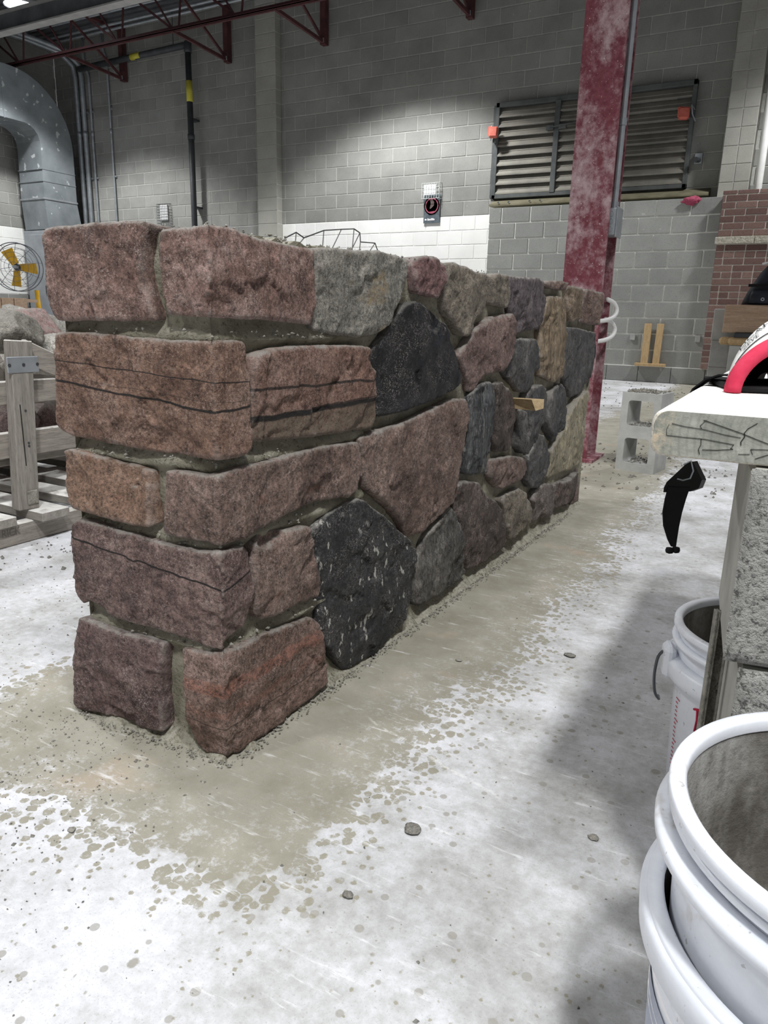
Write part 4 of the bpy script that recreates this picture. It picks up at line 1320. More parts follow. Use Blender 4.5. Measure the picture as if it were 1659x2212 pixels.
# girder truss parallel to the back wall
gt = thing('roof_girder', 'long dark red roof truss crossing in front of the back wall', 'truss', (-8.5, 9.22, 4.77))
MB().box((-13.1, 9.165, 4.775), (-2.0, 9.215, 4.785)).box((-13.1, 9.165, 4.785), (-13.09, 9.2, 4.83)).build('bottom_chord_angle', M['steel_red'], gt)
g = MB()
g.box((-13.1, 9.16, 4.775), (-2.0, 9.20, 4.782))
g.box((-13.1, 9.195, 4.775), (-2.0, 9.202, 4.825))
g.box((-13.1, 9.24, 4.775), (-2.0, 9.28, 4.782))
g.box((-13.1, 9.238, 4.775), (-2.0, 9.245, 4.825))
g.build('bottom_chord', M['steel_red'], gt)
MB().box((-13.1, 9.17, 5.46), (-2.0, 9.27, 5.50)).build('top_chord', M['steel_red'], gt)
xx = -13.6
while xx < -3:
    if xx > -13:
        MB().bar((xx - 0.98, 9.22, 5.46), (xx, 9.22, 4.80), 0.025, 0.03).build('web', M['steel_red'], gt)
        MB().bar((xx + 0.12, 9.22, 4.80), (xx + 0.22, 9.22, 5.46), 0.022, 0.022).build('web', M['steel_red'], gt)
        MB().bar((xx - 0.5, 9.22, 5.46), (xx, 9.22, 4.80), 0.022, 0.022).build('web', M['steel_red'], gt)
    xx += 1.19

for i, xx in enumerate((-11.258, -8.857, -6.964, -4.577)):
    jn = ('leftmost', 'second', 'third', 'rightmost')[i]
    j = thing('roof_joist', '%s of the dark red joists ending in a post on the back wall' % jn, 'joist', (xx, 9.9, 4.7), 'joists meeting the back wall')
    MB().box((xx - 0.045, YB - 0.12, 4.70), (xx + 0.045, YB - 0.02, ZD - 0.03)).build('end_post', M['steel_red'], j)
    MB().bar((xx, YB - 0.07, 4.735), (xx, 9.22, 4.79), 0.04, 0.045).build('bottom_chord', M['steel_red'], j)
    MB().bar((xx, YB - 0.07, 4.74), (xx, 9.15, 5.48), 0.03, 0.035).build('diagonal', M['steel_red'], j)
    MB().box((xx - 0.035, 6.5, ZD - 0.09), (xx + 0.035, YB - 0.03, ZD - 0.05)).build('top_chord', M['steel_red'], j)
    MB().box((xx - 0.03, YB - 0.135, 4.72), (xx + 0.03, YB - 0.12, 4.78), 0.003).build('bolt_plate', M['strap_metal'], j)

bmg = thing('roof_beam', 'pale grey steel beam under the roof deck at the top left', 'beam', (-9, 8.0, 4.68))
MB().box((-13.1, 7.92, 4.68), (-3.0, 8.08, 4.70)).build('bottom_flange', M['beam_grey'], bmg)
MB().box((-13.1, 7.99, 4.70), (-3.0, 8.01, 4.93)).build('web', M['deck'], bmg)
MB().box((-13.1, 7.92, 4.93), (-3.0, 8.08, 4.95)).build('top_flange', M['beam_grey'], bmg)
for xx in (-12.0, -9.0, -6.0):
    MB().box((xx - 0.03, 7.97, 4.95), (xx + 0.03, 8.03, ZD - 0.01)).build('hanger', M['deck'], bmg)

# ceiling pipes
for i, (yy, zz, rr) in enumerate(((10.0, 5.42, 0.022), (10.12, 5.40, 0.022), (9.65, 5.44, 0.018))):
    c_ = MB().tube([(-12.6, yy, zz), (-11.8, yy, zz), (-2.0, yy, zz)], rr, 8).build('ceiling_conduit', M['conduit'], None, smooth=True)
    tag(c_, ('grey conduit under the roof deck nearest the back wall', 'grey conduit under the roof deck beside the one nearest the wall', 'thin grey conduit under the roof deck furthest from the back wall')[(1, 0, 2)[i]], 'conduit', 'conduits under the roof deck')

lamp = thing('high_bay_lamp', 'bright round high bay lamp hanging at the top left', 'lamp', (-10.95, 8.25, 5.1))
MB().lathe([(0.0, 0.34), (0.06, 0.34), (0.07, 0.22), (0.2, 0.1), (0.24, 0.0), (0.235, 0.0), (0.19, 0.09), (0.0, 0.12)], (-10.95, 8.25, 5.11), 32).build('shade', M['lamp_body'], lamp, smooth=True)
MB().lathe([(0.225, 0.012), (0.0, 0.012)], (-10.95, 8.25, 5.11), 32).build('lens', M['lens'], lamp)
MB().tube([(-10.95, 8.25, 5.44), (-10.95, 8.25, ZD)], 0.01, 8).build('stem', M['lamp_body'], lamp)

# duct with elbow, running along the side wall then down
du = thing('air_duct', 'large galvanised air duct bending down beside the side wall', 'duct', (-12.6, 9.75, 2.2))
DX0, DX1 = -12.95, -12.30
prof = [(6.0, 4.68), (8.9, 4.68)]
outer = [(6.0, 4.68)] + [(8.95 + 1.15 * math.sin(a), 3.53 + 1.15 * math.cos(a)) for a in [i * math.pi / 2 / 14 for i in range(15)]] + [(10.10, 2.66)]
inner = [(9.40, 2.66), (9.42, 3.45)] + [(9.12 + 0.30 * math.sin(a), 3.55 + 0.30 * math.cos(a)) for a in [math.pi / 2 * (1 - i / 6) for i in range(7)]] + [(6.0, 3.85)]
poly = [(DX0, y_, z_) for y_, z_ in outer + inner]
# quad-strip cheek so the concave outline fills properly
m = MB()
no, ni = len(outer), len(inner)


def resamp(line, n):
    P = [Vector((0, a, b)) for a, b in line]
    acc = [0.0]
    for i in range(1, len(P)):
        acc.append(acc[-1] + (P[i] - P[i - 1]).length)
    out = []
    for k in range(n):
        s_ = acc[-1] * k / (n - 1)
        i = max(j for j in range(len(acc)) if acc[j] <= s_ + 1e-9)
        i = min(i, len(P) - 2)
        u = (s_ - acc[i]) / max(acc[i + 1] - acc[i], 1e-9)
        out.append(P[i].lerp(P[i + 1], u))
    return out


NR = 48
o1, i1 = resamp(outer, NR), resamp(inner[::-1], NR)
vs_ = []
for k in range(NR):
    for X_, q in ((DX0, o1[k]), (DX1, o1[k]), (DX1, i1[k]), (DX0, i1[k])):
        vs_.append((X_, q.y, q.z))
fs_ = []
for k in range(NR - 1):
    for e in range(4):
        fs_.append((k * 4 + e, k * 4 + (e + 1) % 4, k * 4 + 4 + (e + 1) % 4, k * 4 + 4 + e))
fs_.append((NR * 4 - 4, NR * 4 - 3, NR * 4 - 2, NR * 4 - 1))
m.add(vs_, fs_).build('elbow', M['galv'], du)
m = MB()
m.add([(DX0, 9.40, 2.66), (DX1, 9.40, 2.66), (DX1, 10.10, 2.66), (DX0, 10.10, 2.66), (DX0 + .02, 9.42, 2.14), (DX1 + 0.03, 9.42, 2.14), (DX1 + .03, 10.16, 2.14), (DX0 + .02, 10.16, 2.14)],
      [(0, 1, 5, 4), (1, 2, 6, 5), (2, 3, 7, 6), (3, 0, 4, 7)]).build('transition', M['galv'], du)
MB().box((DX0 - .012, 9.388, 2.65), (DX1 + .012, 10.112, 2.68)).build('seam', M['strap_metal'], du)
for zz in (2.95, 3.15):
    MB().box((DX0 - .006, 9.394, zz), (DX1 + .006, 10.106, zz + .012)).build('seam', M['galv'], du)
for yy in (7.2, 8.0, 8.75):
    MB().box((DX0 - .01, yy, 3.84), (DX1 + .01, yy + .02, 4.69)).build('seam', M['galv'], du)
cb = thing('control_cabinet', 'tall grey metal cabinet under the air duct', 'cabinet', (-12.6, 9.75, 0))
MB().box((DX0, 9.38, 0), (DX1 + .06, 10.2, 2.12), 0.006).build('body', M['cabinet'], cb)
MB().box((DX0 + .03, 9.36, 0.15), (DX1 + .03, 9.38, 2.05), 0.004).build('door', M['cabinet'], cb)
MB().box((-12.42, 9.345, 1.0), (-12.40, 9.36, 1.15), 0.003).build('handle', M['pipe_dark'], cb)

# conduits on the back wall, left
for i, (xx, rr, zt) in enumerate(((-12.52, 0.045, 5.35), (-12.36, 0.045, 5.35), (-12.2, 0.022, 4.9), (-11.70, 0.018, 5.1))):
    lab = ('thick grey conduit on the back wall closest to the duct', 'thick grey conduit on the back wall, second from the duct',
           'thin grey conduit just right of the two thick ones', 'single thin conduit running down the back wall left of the black pipe')[i]
    t_ = thing('wall_conduit', lab, 'conduit', (xx, YB - 0.06, 0), 'conduits on the back wall')
    if i < 2:
        path = [(xx, YB - 0.07, 0.02), (xx, YB - 0.07, 4.9), (xx - 0.02, YB - 0.09, 5.1), (xx - 0.1, YB - 0.3, 5.28), (xx - 0.3, YB - 0.8, 5.36), (xx - 0.5, YB - 1.6, 5.38)]
    else:
        path = [(xx, YB - 0.04, 0.02), (xx, YB - 0.04, zt), (xx - 0.08, YB - 0.06, zt + 0.25), (xx - 0.08, YB - 0.06, ZD - 0.02)]
    MB().tube(path, rr, 12).build('pipe', M['conduit'], t_, smooth=True)
    for zz in (1.0, 2.2, 3.15, 4.3):
        MB().box((xx - rr - 0.03, YB - 0.035, zz), (xx + rr + 0.03, YB - 0.001, zz + 0.03), 0.003).build('strap', M['strap_metal'], t_)
    for zz in (3.9,):
        MB().tube([(xx, path[1][1], zz), (xx, path[1][1], zz + 0.08)], rr * 1.18, 12).build('coupling', M['strap_metal'], t_, smooth=True)

gp = thing('gas_pipe', 'black pipe with yellow bands dropping down the back wall', 'pipe', (-9.68, YB - 0.2, 0))
yp = YB - 0.16
MB().tube([(-9.63, yp, 0.02), (-9.63, yp, 5.02)], 0.05, 16).build('riser', M['pipe_dark'], gp, smooth=True)
MB().tube([(-9.63, yp, 5.04), (-12.3, yp, 5.0)], 0.05, 16).build('header', M['pipe_dark'], gp, smooth=True)
MB().lathe([(0.0, -0.1), (0.062, -0.1), (0.065, -0.05), (0.065, 0.05), (0.05, 0.07), (0.0, 0.07)], (-9.63, yp, 5.02), 16).build('elbow', M['pipe_dark'], gp, smooth=True)
MB().tube([(-9.63, yp, 4.18), (-9.63, yp, 4.50)], 0.052, 16).build('yellow_band', M['pipe_yellow'], gp, smooth=True)
MB().tube([(-10.95, yp, 5.022), (-10.72, yp, 5.026)], 0.052, 16).build('yellow_band', M['pipe_yellow'], gp, smooth=True)
MB().tube([(-9.63, yp, 3.6), (-9.63, yp, 3.68)], 0.06, 16).build('coupling', M['pipe_dark'], gp, smooth=True)
for zz in (0.8, 2.5, 3.9):
    MB().box((-9.69, yp, zz), (-9.57, YB, zz + 0.03)).build('bracket', M['pipe_dark'], gp)
MB().tube([(-9.95, yp, 5.07), (-9.95, yp, ZD)], 0.006, 6).build('hanger_rod', M['pipe_dark'], gp)

wp = MB().tube([(-0.70, YB - 0.2, 0.0), (-0.70, YB - 0.2, ZD - 0.02)], 0.045, 14).build('drain_pipe', M['white_pipe'], None, smooth=True)
tag(wp, 'white vertical pipe beside the right pilaster above the bricks', 'pipe')
ws = thing('wall_outlet', 'small grey outlet box on the wall between louvre and pilaster', 'outlet', (-1.43, YB - 0.06, 2.68))
MB().box((-1.47, YB - 0.05, 2.66), (-1.38, YB - 0.001, 2.78), 0.004).build('box', M['conduit'], ws)
MB().tube([(-1.42, YB - 0.05, 2.70), (-1.44, YB - 0.16, 2.69)], 0.03, 10).build('plug', M['pipe_dark'], ws)

# poster and caged devices on the back wall
po = thing('wall_poster', 'dark poster with a white round emblem hanging on the back wall', 'poster', (-5.08, YB, 2.1))
MB().box((-5.20, YB - 0.03, 2.105), (-4.935, YB - 0.022, 2.50), 0.002).build('sheet', M['poster_dark'], po)
MB().lathe([(0.128, -0.004), (0.128, 0.0), (0.0, 0.0)], (-5.068, YB - 0.030, 2.345), 40, 'Y').build('emblem_disc', M['poster_white'], po)
m = MB()
m.lathe([(0.108, -0.0055), (0.108, 0.0), (0.094, 0.0), (0.094, -0.0055), (0.108, -0.0055)], (-5.068, YB - 0.0305, 2.345), 40, 'Y')
m.build('emblem_ring', M['poster_red'], po)
MB().prism([(-5.10, YB - 0.0365, 2.30), (-5.075, YB - 0.0365, 2.31), (-5.03, YB - 0.0365, 2.35), (-5.03, YB - 0.0365, 2.40), (-5.06, YB - 0.0365, 2.44), (-5.10, YB - 0.0365, 2.43), (-5.085, YB - 0.0365, 2.37)], (0, 0.002, 0)).build('emblem_figure', M['poster_brown'], po)
MB().prism([(-5.11, YB - 0.0365, 2.25), (-5.02, YB - 0.0365, 2.258), (-5.02, YB - 0.0365, 2.27), (-5.11, YB - 0.0365, 2.262)], (0, 0.002, 0)).build('emblem_caption', M['poster_red'], po)
m = MB().box((-5.175, YB - 0.034, 2.145), (-5.145, YB - 0.03, 2.165))
for k in range(6):
    m.box((-5.13 + k * 0.02, YB - 0.034, 2.142), (-5.115 + k * 0.02, YB - 0.03, 2.142 + (0.03 if k in (0, 3, 4) else 0.022)))
m.build('white_print', M['poster_white'], po)


def wire_cage(x0, x1, z0, z1, yf, label, plate, mat2):
    c_ = thing('wire_guard', label, 'wire guard', ((x0 + x1) / 2, YB, z0), 'wire guards on the back wall')
    MB().box((x0 + plate[0], YB - 0.03, z0 + plate[2]), (x0 + plate[1], YB - 0.001, z1 - 0.02), 0.004).build('device', M['poster_white'], c_)
    w_ = MB()
    n = 7
    for k in range(n + 1):
        u = x0 + (x1 - x0) * k / n
        w_.tube([(u, YB, z1), (u, yf, z1 - 0.01), (u, yf, z0)], 0.0035, 5)
    k = 0
    nz = int((z1 - z0) / 0.045)
    for k in range(nz + 1):
        v_ = z0 + (z1 - z0 - 0.01) * k / nz
        w_.tube([(x0, YB, v_), (x0, yf, v_), (x1, yf, v_), (x1, YB, v_)], 0.0035, 5)
    w_.build('wire_mesh', mat2, c_)
    return c_


wire_cage(-5.215, -4.93, 2.44, 2.66, YB - 0.09, 'wire guard above the dark poster on the back wall', (0.0, 0.2, 0.02), M['cage'])
wire_cage(-10.60, -10.33, 2.25, 2.63, YB - 0.09, 'wire guard on the back wall left of the black pipe', (0.02, 0.2, 0.1), M['cage_dark'])

st_ = thing('plank_stool', 'two tan upright boards on a short ledge board leaning at the block wall', 'boards', (-1.62, YA - 0.06, 0.2))
MB().obox((-1.70, YA - 0.055, 0.475), (1, 0, 0), (0, 1, 0), (-0.01, 0.06, 1), 0.043, 0.019, 0.255, 0.003).build('upright', M['wood_tan'], st_)
MB().obox((-1.555, YA - 0.055, 0.475), (1, 0, 0), (0, 1, 0), (0.01, 0.06, 1), 0.04, 0.019, 0.255, 0.003).build('upright', M['wood_tan'], st_)
MB().box((-1.81, YA - 0.10, 0.203), (-1.44, YA - 0.005, 0.240), 0.004).build('ledge', M['wood_tan'], st_)


# ================================================================== LEFT: CRATE, BOULDERS, FAN
def rock(name, c, rx, ry, rz, mat, seed, sub=4, rough=0.16, rot=0.0):
    import bmesh
    bm = bmesh.new()
    bmesh.ops.create_icosphere(bm, subdivisions=sub, radius=1.0)
    r_ = random.Random(seed)
    planes = [(Vector((r_.gauss(0, 1), r_.gauss(0, 1), r_.gauss(0, 1))).normalized(), r_.uniform(0.62, 0.92)) for _ in range(16)]
    ca, sa = math.cos(rot), math.sin(rot)
    for v in bm.verts:
        d = v.co.normalized()
        rad = 1.0
        for n_, k in planes:
            dn = d.dot(n_)
            if dn > 0.05:
                rad = min(rad, k / dn)
        rad += rough * 0.35 * noise.fractal(d * 2.2 + Vector((seed, 0, 0)), 1.0, 2.0, 4)
        rad += 0.02 * noise.noise(d * 9 + Vector((0, seed, 0)))
        p = d * rad
        X_, Y_, Z_ = p.x * rx, p.y * ry, p.z * rz
        v.co = Vector((X_ * ca - Y_ * sa, X_ * sa + Y_ * ca, Z_))
    me = bpy.data.meshes.new(name)
    bm.to_mesh(me)
    bm.free()
    me.polygons.foreach_set('use_smooth', [True] * len(me.polygons))
    return put(name, me, mat, None, c)


g_ = rock('rag', (-1.38, YA - 0.02, 2.165), 0.11, 0.03, 0.055, M['pink_cloth'], 61, 4, 0.9)
tag(g_, 'crumpled pink red rag hanging over the top of the block wall', 'rag')

XC = -2.09          # crate face plane
ct = thing('wooden_crate', 'weathered grey timber crate on a pallet full of rough stones', 'crate', (-2.6, 1.6, 0))
Yp = 1.430          # the visible post
DK = 0.098          # top of the pallet deck


def post(yc):
    p_ = MB().obox((XC + 0.019, yc, 0.36), (1, 0, 0), (0, 1, -0.06), (0, 0.06, 1), 0.019, 0.036, 0.261, 0.003).build('post', M['wood_grey'], ct)
    MB().box((XC + 0.036, yc - 0.042, 0.525), (XC + 0.041, yc + 0.064, 0.573), 0.002).build('metal_strap', M['strap_metal'], p_)
    for dy_ in (-0.036, 0.011, 0.058):
        MB().lathe([(0.005, 0.0), (0.005, 0.003), (0.0, 0.003)], (XC + 0.040, yc + dy_, 0.549), 8, 'X').build('nail', M['pipe_dark'], p_)
    for dz_ in (0.41, 0.31, 0.30):
        MB().lathe([(0.004, 0.0), (0.004, 0.0015), (0.0, 0.0015)], (XC + 0.038, yc + 0.004, dz_), 6, 'X').build('nail', M['pipe_dark'], p_)
    MB().box((XC + 0.038, yc - 0.02, 0.115), (XC + 0.042, yc + 0.016, 0.16), 0.002).build('toe_plate', M['mortar_dry'], p_)
    MB().box((XC + 0.0382, yc - 0.014, 0.24), (XC + 0.0388, yc - 0.011, 0.43)).build('split', M['crack'], p_)
    return p_


for yc in (Yp, 0.75, 2.35):
    post(yc)
for (zc, hh) in ((0.462, 0.036), (0.302, 0.040)):
    MB().box((XC - 0.028, 0.65, zc - hh), (XC - 0.002, 2.5, zc + hh), 0.003).build('rail', M['wood_greyY'], ct)
MB().box((XC - 0.045, 0.65, 0.235), (XC - 0.026, 2.5, 0.262), 0.003).build('rail', M['wood_greyY'], ct)
for (ya, yb) in ((Yp + 0.04, Yp + 0.40), (Yp - 0.04, Yp - 0.40)):
    MB().bar((XC - 0.010, ya, 0.590), (XC - 0.010, yb, 0.43 if yb > ya else 0.40), 0.022, 0.07, (0, 0, 1), 0.003).build('brace', M['wood_greyY'], ct)
for yc, w_ in ((1.16, 0.10), (1.30, 0.085), (1.47, 0.10), (1.64, 0.095), (1.82, 0.10), (0.98, 0.10), (2.05, 0.10), (2.3, 0.1)):
    ov = random.uniform(-0.02, 0.02)
    MB().obox(((-3.2 + XC + 0.09 + ov) / 2, yc, DK - 0.0145), (1, random.uniform(-.02, .02), 0), (0, 1, 0), (0, 0, 1), (XC + 0.09 + ov + 3.2) / 2, w_ / 2, 0.0145, 0.002).build('deck_board', M['wood_greyX'], ct)
sk = MB().box((XC + 0.012, 0.60, 0.001), (XC + 0.05, 2.45, 0.068), 0.004).build('skid', M['wood_greyY'], ct)
MB().box((-2.7, 0.60, 0.001), (-2.66, 2.45, 0.068), 0.004).build('skid', M['wood_greyY'], ct)
MB().box((-3.2, 0.60, 0.001), (-3.16, 2.45, 0.068), 0.004).build('skid', M['wood_greyY'], ct)
# far sides of the crate
for yy in (0.70, 2.42):
    for zz in (0.3, 0.46):
        MB().box((-3.15, yy - 0.012, zz - 0.04), (XC - 0.03, yy + 0.012, zz + 0.04), 0.003).build('end_rail', M['wood_greyX'], ct)
MB().box((-3.17, 0.7, 0.26), (-3.145, 2.42, 0.5), 0.003).build('back_panel', M['wood_greyY'], ct)


def text_mesh(txt, size, name):
    cu = bpy.data.curves.new(name, 'FONT')
    cu.body = txt
    cu.size = size
    cu.resolution_u = 4
    ob = bpy.data.objects.new(name, cu)
    COL.objects.link(ob)
    bpy.context.view_layer.update()
    dg = bpy.context.evaluated_depsgraph_get()
    me = bpy.data.meshes.new_from_object(ob.evaluated_get(dg))
    bpy.data.objects.remove(ob, do_unlink=True)
    return me


tm_ = text_mesh('RICK', 0.036, 'stencil_print')
for v in tm_.vertices:
    x_, y_ = v.co.x, v.co.y
    v.co = Vector((XC + 0.0508, 1.303 + x_ * 0.8, 0.034 + y_))
tm_.materials.clear()
pr_ = put('stencil_print', tm_, simple('faded_print', S(112, 106, 98), S(130, 124, 114), 30, 0.9, 0), sk)
pr_['label'] = 'faded stencilled letters RICK'

ROCKS = [((-2.32, 1.585, 0.640), 0.12, 0.125, 0.075, 'boulder_grey', 3, 'grey boulder on top of the crate beside the left frame edge'),
         ((-2.76, 1.97, 0.635), 0.14, 0.15, 0.105, 'boulder_pink', 5, 'pale pink boulder topping the crate behind the grey one'),
         ((-2.30, 1.80, 0.565), 0.10, 0.12, 0.088, 'boulder_white', 8, 'whitish boulder on the crate right of the post'),
         ((-2.24, 1.50, 0.335), 0.095, 0.10, 0.11, 'boulder_red', 12, 'reddish stone inside the crate behind the left rails'),
         ((-2.23, 1.70, 0.335), 0.09, 0.11, 0.11, 'boulder_red', 15, 'reddish stone inside the crate behind the right rails'),
         ((-3.0, 2.18, 0.575), 0.16, 0.22, 0.18, 'boulder_white', 18, 'white dusted boulder at the very back of the crate'),
         ((-2.65, 1.55, 0.50), 0.2, 0.17, 0.14, 'boulder_white', 21, 'white dusted boulder low in the middle of the crate'),
         ((-2.32, 2.05, 0.40), 0.17, 0.17, 0.2, 'boulder_grey', 24, 'grey boulder at the crate end hidden behind the stone wall'),
         ((-2.72, 1.7, 0.245), 0.34, 0.6, 0.125, 'boulder_red', 27, 'dark red boulder lying deep inside the crate')]
for c_, rx, ry, rz, mt, sd, lab in ROCKS:
    tag(rock('boulder', c_, rx, ry, rz, M[mt], sd), lab, 'boulder', 'boulders in the crate')

# timber bin in front of the fan
tb_ = thing('timber_bin', 'tan timber bin behind the boulders below the fan', 'bin', (-5.9, 3.95, 0))
pA, pB = Vector((-6.25, 3.45, 0)), Vector((-5.60, 4.03, 0))
dd_ = (pB - pA).normalized()
nn_ = Vector((-dd_.y, dd_.x, 0))
for k in range(9):
    a = pA + dd_ * (k * 0.0965)
    MB().obox(a + dd_ * 0.045 + nn_ * 0.02 + Vector((0, 0, 0.40)), dd_, nn_, (0, 0, 1), 0.046, 0.012, 0.40, 0.002).build('board', M['wood_beam'], tb_)
MB().obox((pA + pB) / 2 + nn_ * 0.3 + Vector((0, 0, 0.785)), dd_, nn_, (0, 0, 1), 0.40, 0.27, 0.012).build('top', M['wood_beam'], tb_)

fanc = Vector((-9.45, 6.73, 1.26))
fax = (Vector((0, 0, CAM_H)) - fanc)
fax = Vector((0.60, -0.80, 0.0)).normalized()
fr = Vector((-fax.y, fax.x, 0)).normalized()
fz = Vector((0, 0, 1))
fn = thing('drum_fan', 'large yellow bladed floor fan in a wire cage', 'fan', (fanc.x, fanc.y, 0))
R_ = 0.31


def fpt(u, v_, w_):
    return fanc + fr * u + fz * v_ + fax * w_


def fring(r, w_, th_):
    return [fpt(r * math.cos(a), r * math.sin(a), w_) for a in [2 * math.pi * k / 40 for k in range(41)]], th_


g = MB()
for r, w_ in ((R_, 0.0), (R_, 0.16), (R_ * .8, 0.19), (R_ * .6, 0.205), (R_ * .4, 0.21), (R_ * .2, 0.215), (R_ * .8, -0.03), (R_ * .5, -0.05)):
    p_, th_ = fring(r, w_, 0.006 if r == R_ else 0.0025)
    g.tube(p_, th_, 5, False)
for k in range(10):
    a = 2 * math.pi * k / 10 + 0.2
    g.tube([fpt(R_ * math.cos(a), R_ * math.sin(a), 0.0), fpt(R_ * math.cos(a), R_ * math.sin(a), 0.16), fpt(R_ * .5 * math.cos(a), R_ * .5 * math.sin(a), 0.21), fpt(0.03 * math.cos(a), .03 * math.sin(a), 0.216)], 0.003, 5)
g.build('wire_cage', M['fan_wire'], fn)
for a0 in (118, -2, 262):
    a = math.radians(a0)
    d1 = (math.cos(a), math.sin(a))
    d2 = (-math.sin(a), math.cos(a))
    L0, L1, hw = 0.04, 0.25, 0.072
    pts = [fpt(d1[0] * L0 - d2[0] * hw * .6, d1[1] * L0 - d2[1] * hw * .6, 0.05), fpt(d1[0] * L1 - d2[0] * hw, d1[1] * L1 - d2[1] * hw, 0.04),
           fpt(d1[0] * L1 + d2[0] * hw, d1[1] * L1 + d2[1] * hw, 0.10), fpt(d1[0] * L0 + d2[0] * hw * .6, d1[1] * L0 + d2[1] * hw * .6, 0.09)]
    MB().prism(pts, fax * 0.008).build('blade', M['fan_yellow'], fn)
MB().tube([fpt(0, 0, -0.06), fpt(0, 0, 0.1)], 0.045, 14).build('motor', M['pipe_dark'], fn)
MB().tube([fpt(0, 0, 0.1), fpt(0, 0, 0.216)], 0.022, 12).build('hub', M['strap_metal'], fn)
MB().tube([fpt(0.2, -R_ + 0.02, 0.0), fpt(0.22, -1.24, 0.0)], 0.03, 10).build('stand_leg', M['fan_yellow'], fn)
MB().tube([fpt(-0.3, -1.235, 0.0), fpt(0.3, -1.235, 0.0)], 0.025, 10).build('stand_base', M['fan_yellow'], fn)

# ================================================================== PEG, WIRE ON THE STONE WALL
pg = MB()
pb = Vector((-0.76, 2.11, 0.482))
pt_ = Vector((-0.618, 2.012, 0.486))
ax_ = (pt_ - pb).normalized()
sd_ = Vector((0, 0, 1)).cross(ax_).normalized()
pg.add([pb + Vector((0, 0, .008)) - sd_ * .02, pb + Vector((0, 0, .008)) + sd_ * .02, pb + Vector((0, 0, -.02)) - sd_ * .02, pb + Vector((0, 0, -.02)) + sd_ * .02,
        pt_ + Vector((0, 0, .016)) - sd_ * .022, pt_ + Vector((0, 0, .016)) + sd_ * .022, pt_ + Vector((0, 0, -.016)) - sd_ * .005, pt_ + Vector((0, 0, -.010)) + sd_ * .022],
       [(0, 1, 3, 2), (4, 6, 7, 5), (0, 4, 5, 1), (2, 3, 7, 6), (0, 2, 6, 4), (1, 5, 7, 3)])
o_ = pg.build('wooden_wedge', M['wood_peg'])
tag(o_, 'small tan wooden wedge sticking out of the stone wall', 'wedge')

wl_ = thing('ladder_wire', 'bent wire joint reinforcement standing on top of the stone wall', 'wire mesh', (-0.95, 1.5, 0.83))
rail = [(-0.95, 1.26, 0.835), (-0.95, 1.285, 0.865), (-0.95, 1.324, 0.880), (-0.95, 1.352, 0.872), (-0.95, 1.428, 0.895), (-0.95, 1.50, 0.905), (-0.95, 1.555, 0.912), (-0.95, 1.582, 0.906), (-0.95, 1.585, 0.886), (-0.95, 1.655, 0.890), (-0.95, 1.672, 0.870)]
MB().tube(rail, 0.0014, 6).build('rail_wire', M['wire_dark'], wl_)
MB().tube([(p[0] - 0.06, p[1] + 0.01, 0.832) for p in rail], 0.0014, 6).build('rail_wire', M['wire_dark'], wl_)
for k in (2, 3, 4, 5, 6, 7, 8, 9, 10):
    p = Vector(rail[k])
    MB().tube([p, (p.x - 0.06 if k % 2 else p.x - 0.02, p.y + 0.02, 0.83)], 0.0012, 6).build('cross_wire', M['wire'], wl_)

# ================================================================== CONCRETE BLOCK ON THE FLOOR
cbk = thing('concrete_block', 'grey hollow concrete block standing on end behind the plank', 'block', (-0.62, 3.84, 0))
e1 = Vector((0.989, -0.15, 0)).normalized()
e2 = Vector((0.15, 0.989, 0)).normalized()
o0 = Vector((-0.726, 3.752, 0))


def bp(u, d_, z_):
    return o0 + e1 * u + e2 * d_ + Vector((0, 0, z_))


def rrect(cu, cv, hu, hv, r, n=5):
    out = []
    for (sx, sy, a0) in ((1, 1, 0), (-1, 1, 90), (-1, -1, 180), (1, -1, 270)):
        for k in range(n + 1):
            a = math.radians(a0 + 90 * k / n)
            out.append((cu + sx * (hu - r) + r * math.cos(a), cv + sy * (hv - r) + r * math.sin(a)))
    return out


def holed_block(mb, W_, H_, D_, holes, P):
    rings = [[(0, 0), (W_, 0), (W_, H_), (0, H_)]] + holes
    pts, edges = [], []
    for rg in rings:
        n0 = len(pts)
        pts += [Vector(p) for p in rg]
        edges += [(n0 + i, n0 + (i + 1) % len(rg)) for i in range(len(rg))]
    vo, eo, fo, *_ = delaunay_2d_cdt(pts, edges, [], 2, 1e-6)
    V2 = [(v.x, v.y) for v in vo]

    def inside(c, rg):
        k = False
        j = len(rg) - 1
        for i in range(len(rg)):
            if (rg[i][1] > c[1]) != (rg[j][1] > c[1]) and c[0] < (rg[j][0] - rg[i][0]) * (c[1] - rg[i][1]) / (rg[j][1] - rg[i][1]) + rg[i][0]:
                k = not k
            j = i
        return k
    vo, eo, fo, *_ = delaunay_2d_cdt(pts, edges, [], 0, 1e-6)
    V2 = [(v.x, v.y) for v in vo]
    F2 = []
    for q in fo:
        c = (sum(V2[i][0] for i in q) / len(q), sum(V2[i][1] for i in q) / len(q))
        if not any(inside(c, h) for h in holes):
            F2.append(q)
    n = len(V2)
    vs_ = [P(a, 0, b) for a, b in V2] + [P(a, D_, b) for a, b in V2]
    fs_ = [tuple(q) for q in F2] + [tuple(i + n for i in q)[::-1] for q in F2]
    mb.add(vs_, fs_)
    for rg in rings:
        m_ = len(rg)
        vs_ = [P(a, 0, b) for a, b in rg] + [P(a, D_, b) for a, b in rg]
        mb.add(vs_, [(i, (i + 1) % m_, m_ + (i + 1) % m_, m_ + i) for i in range(m_)])


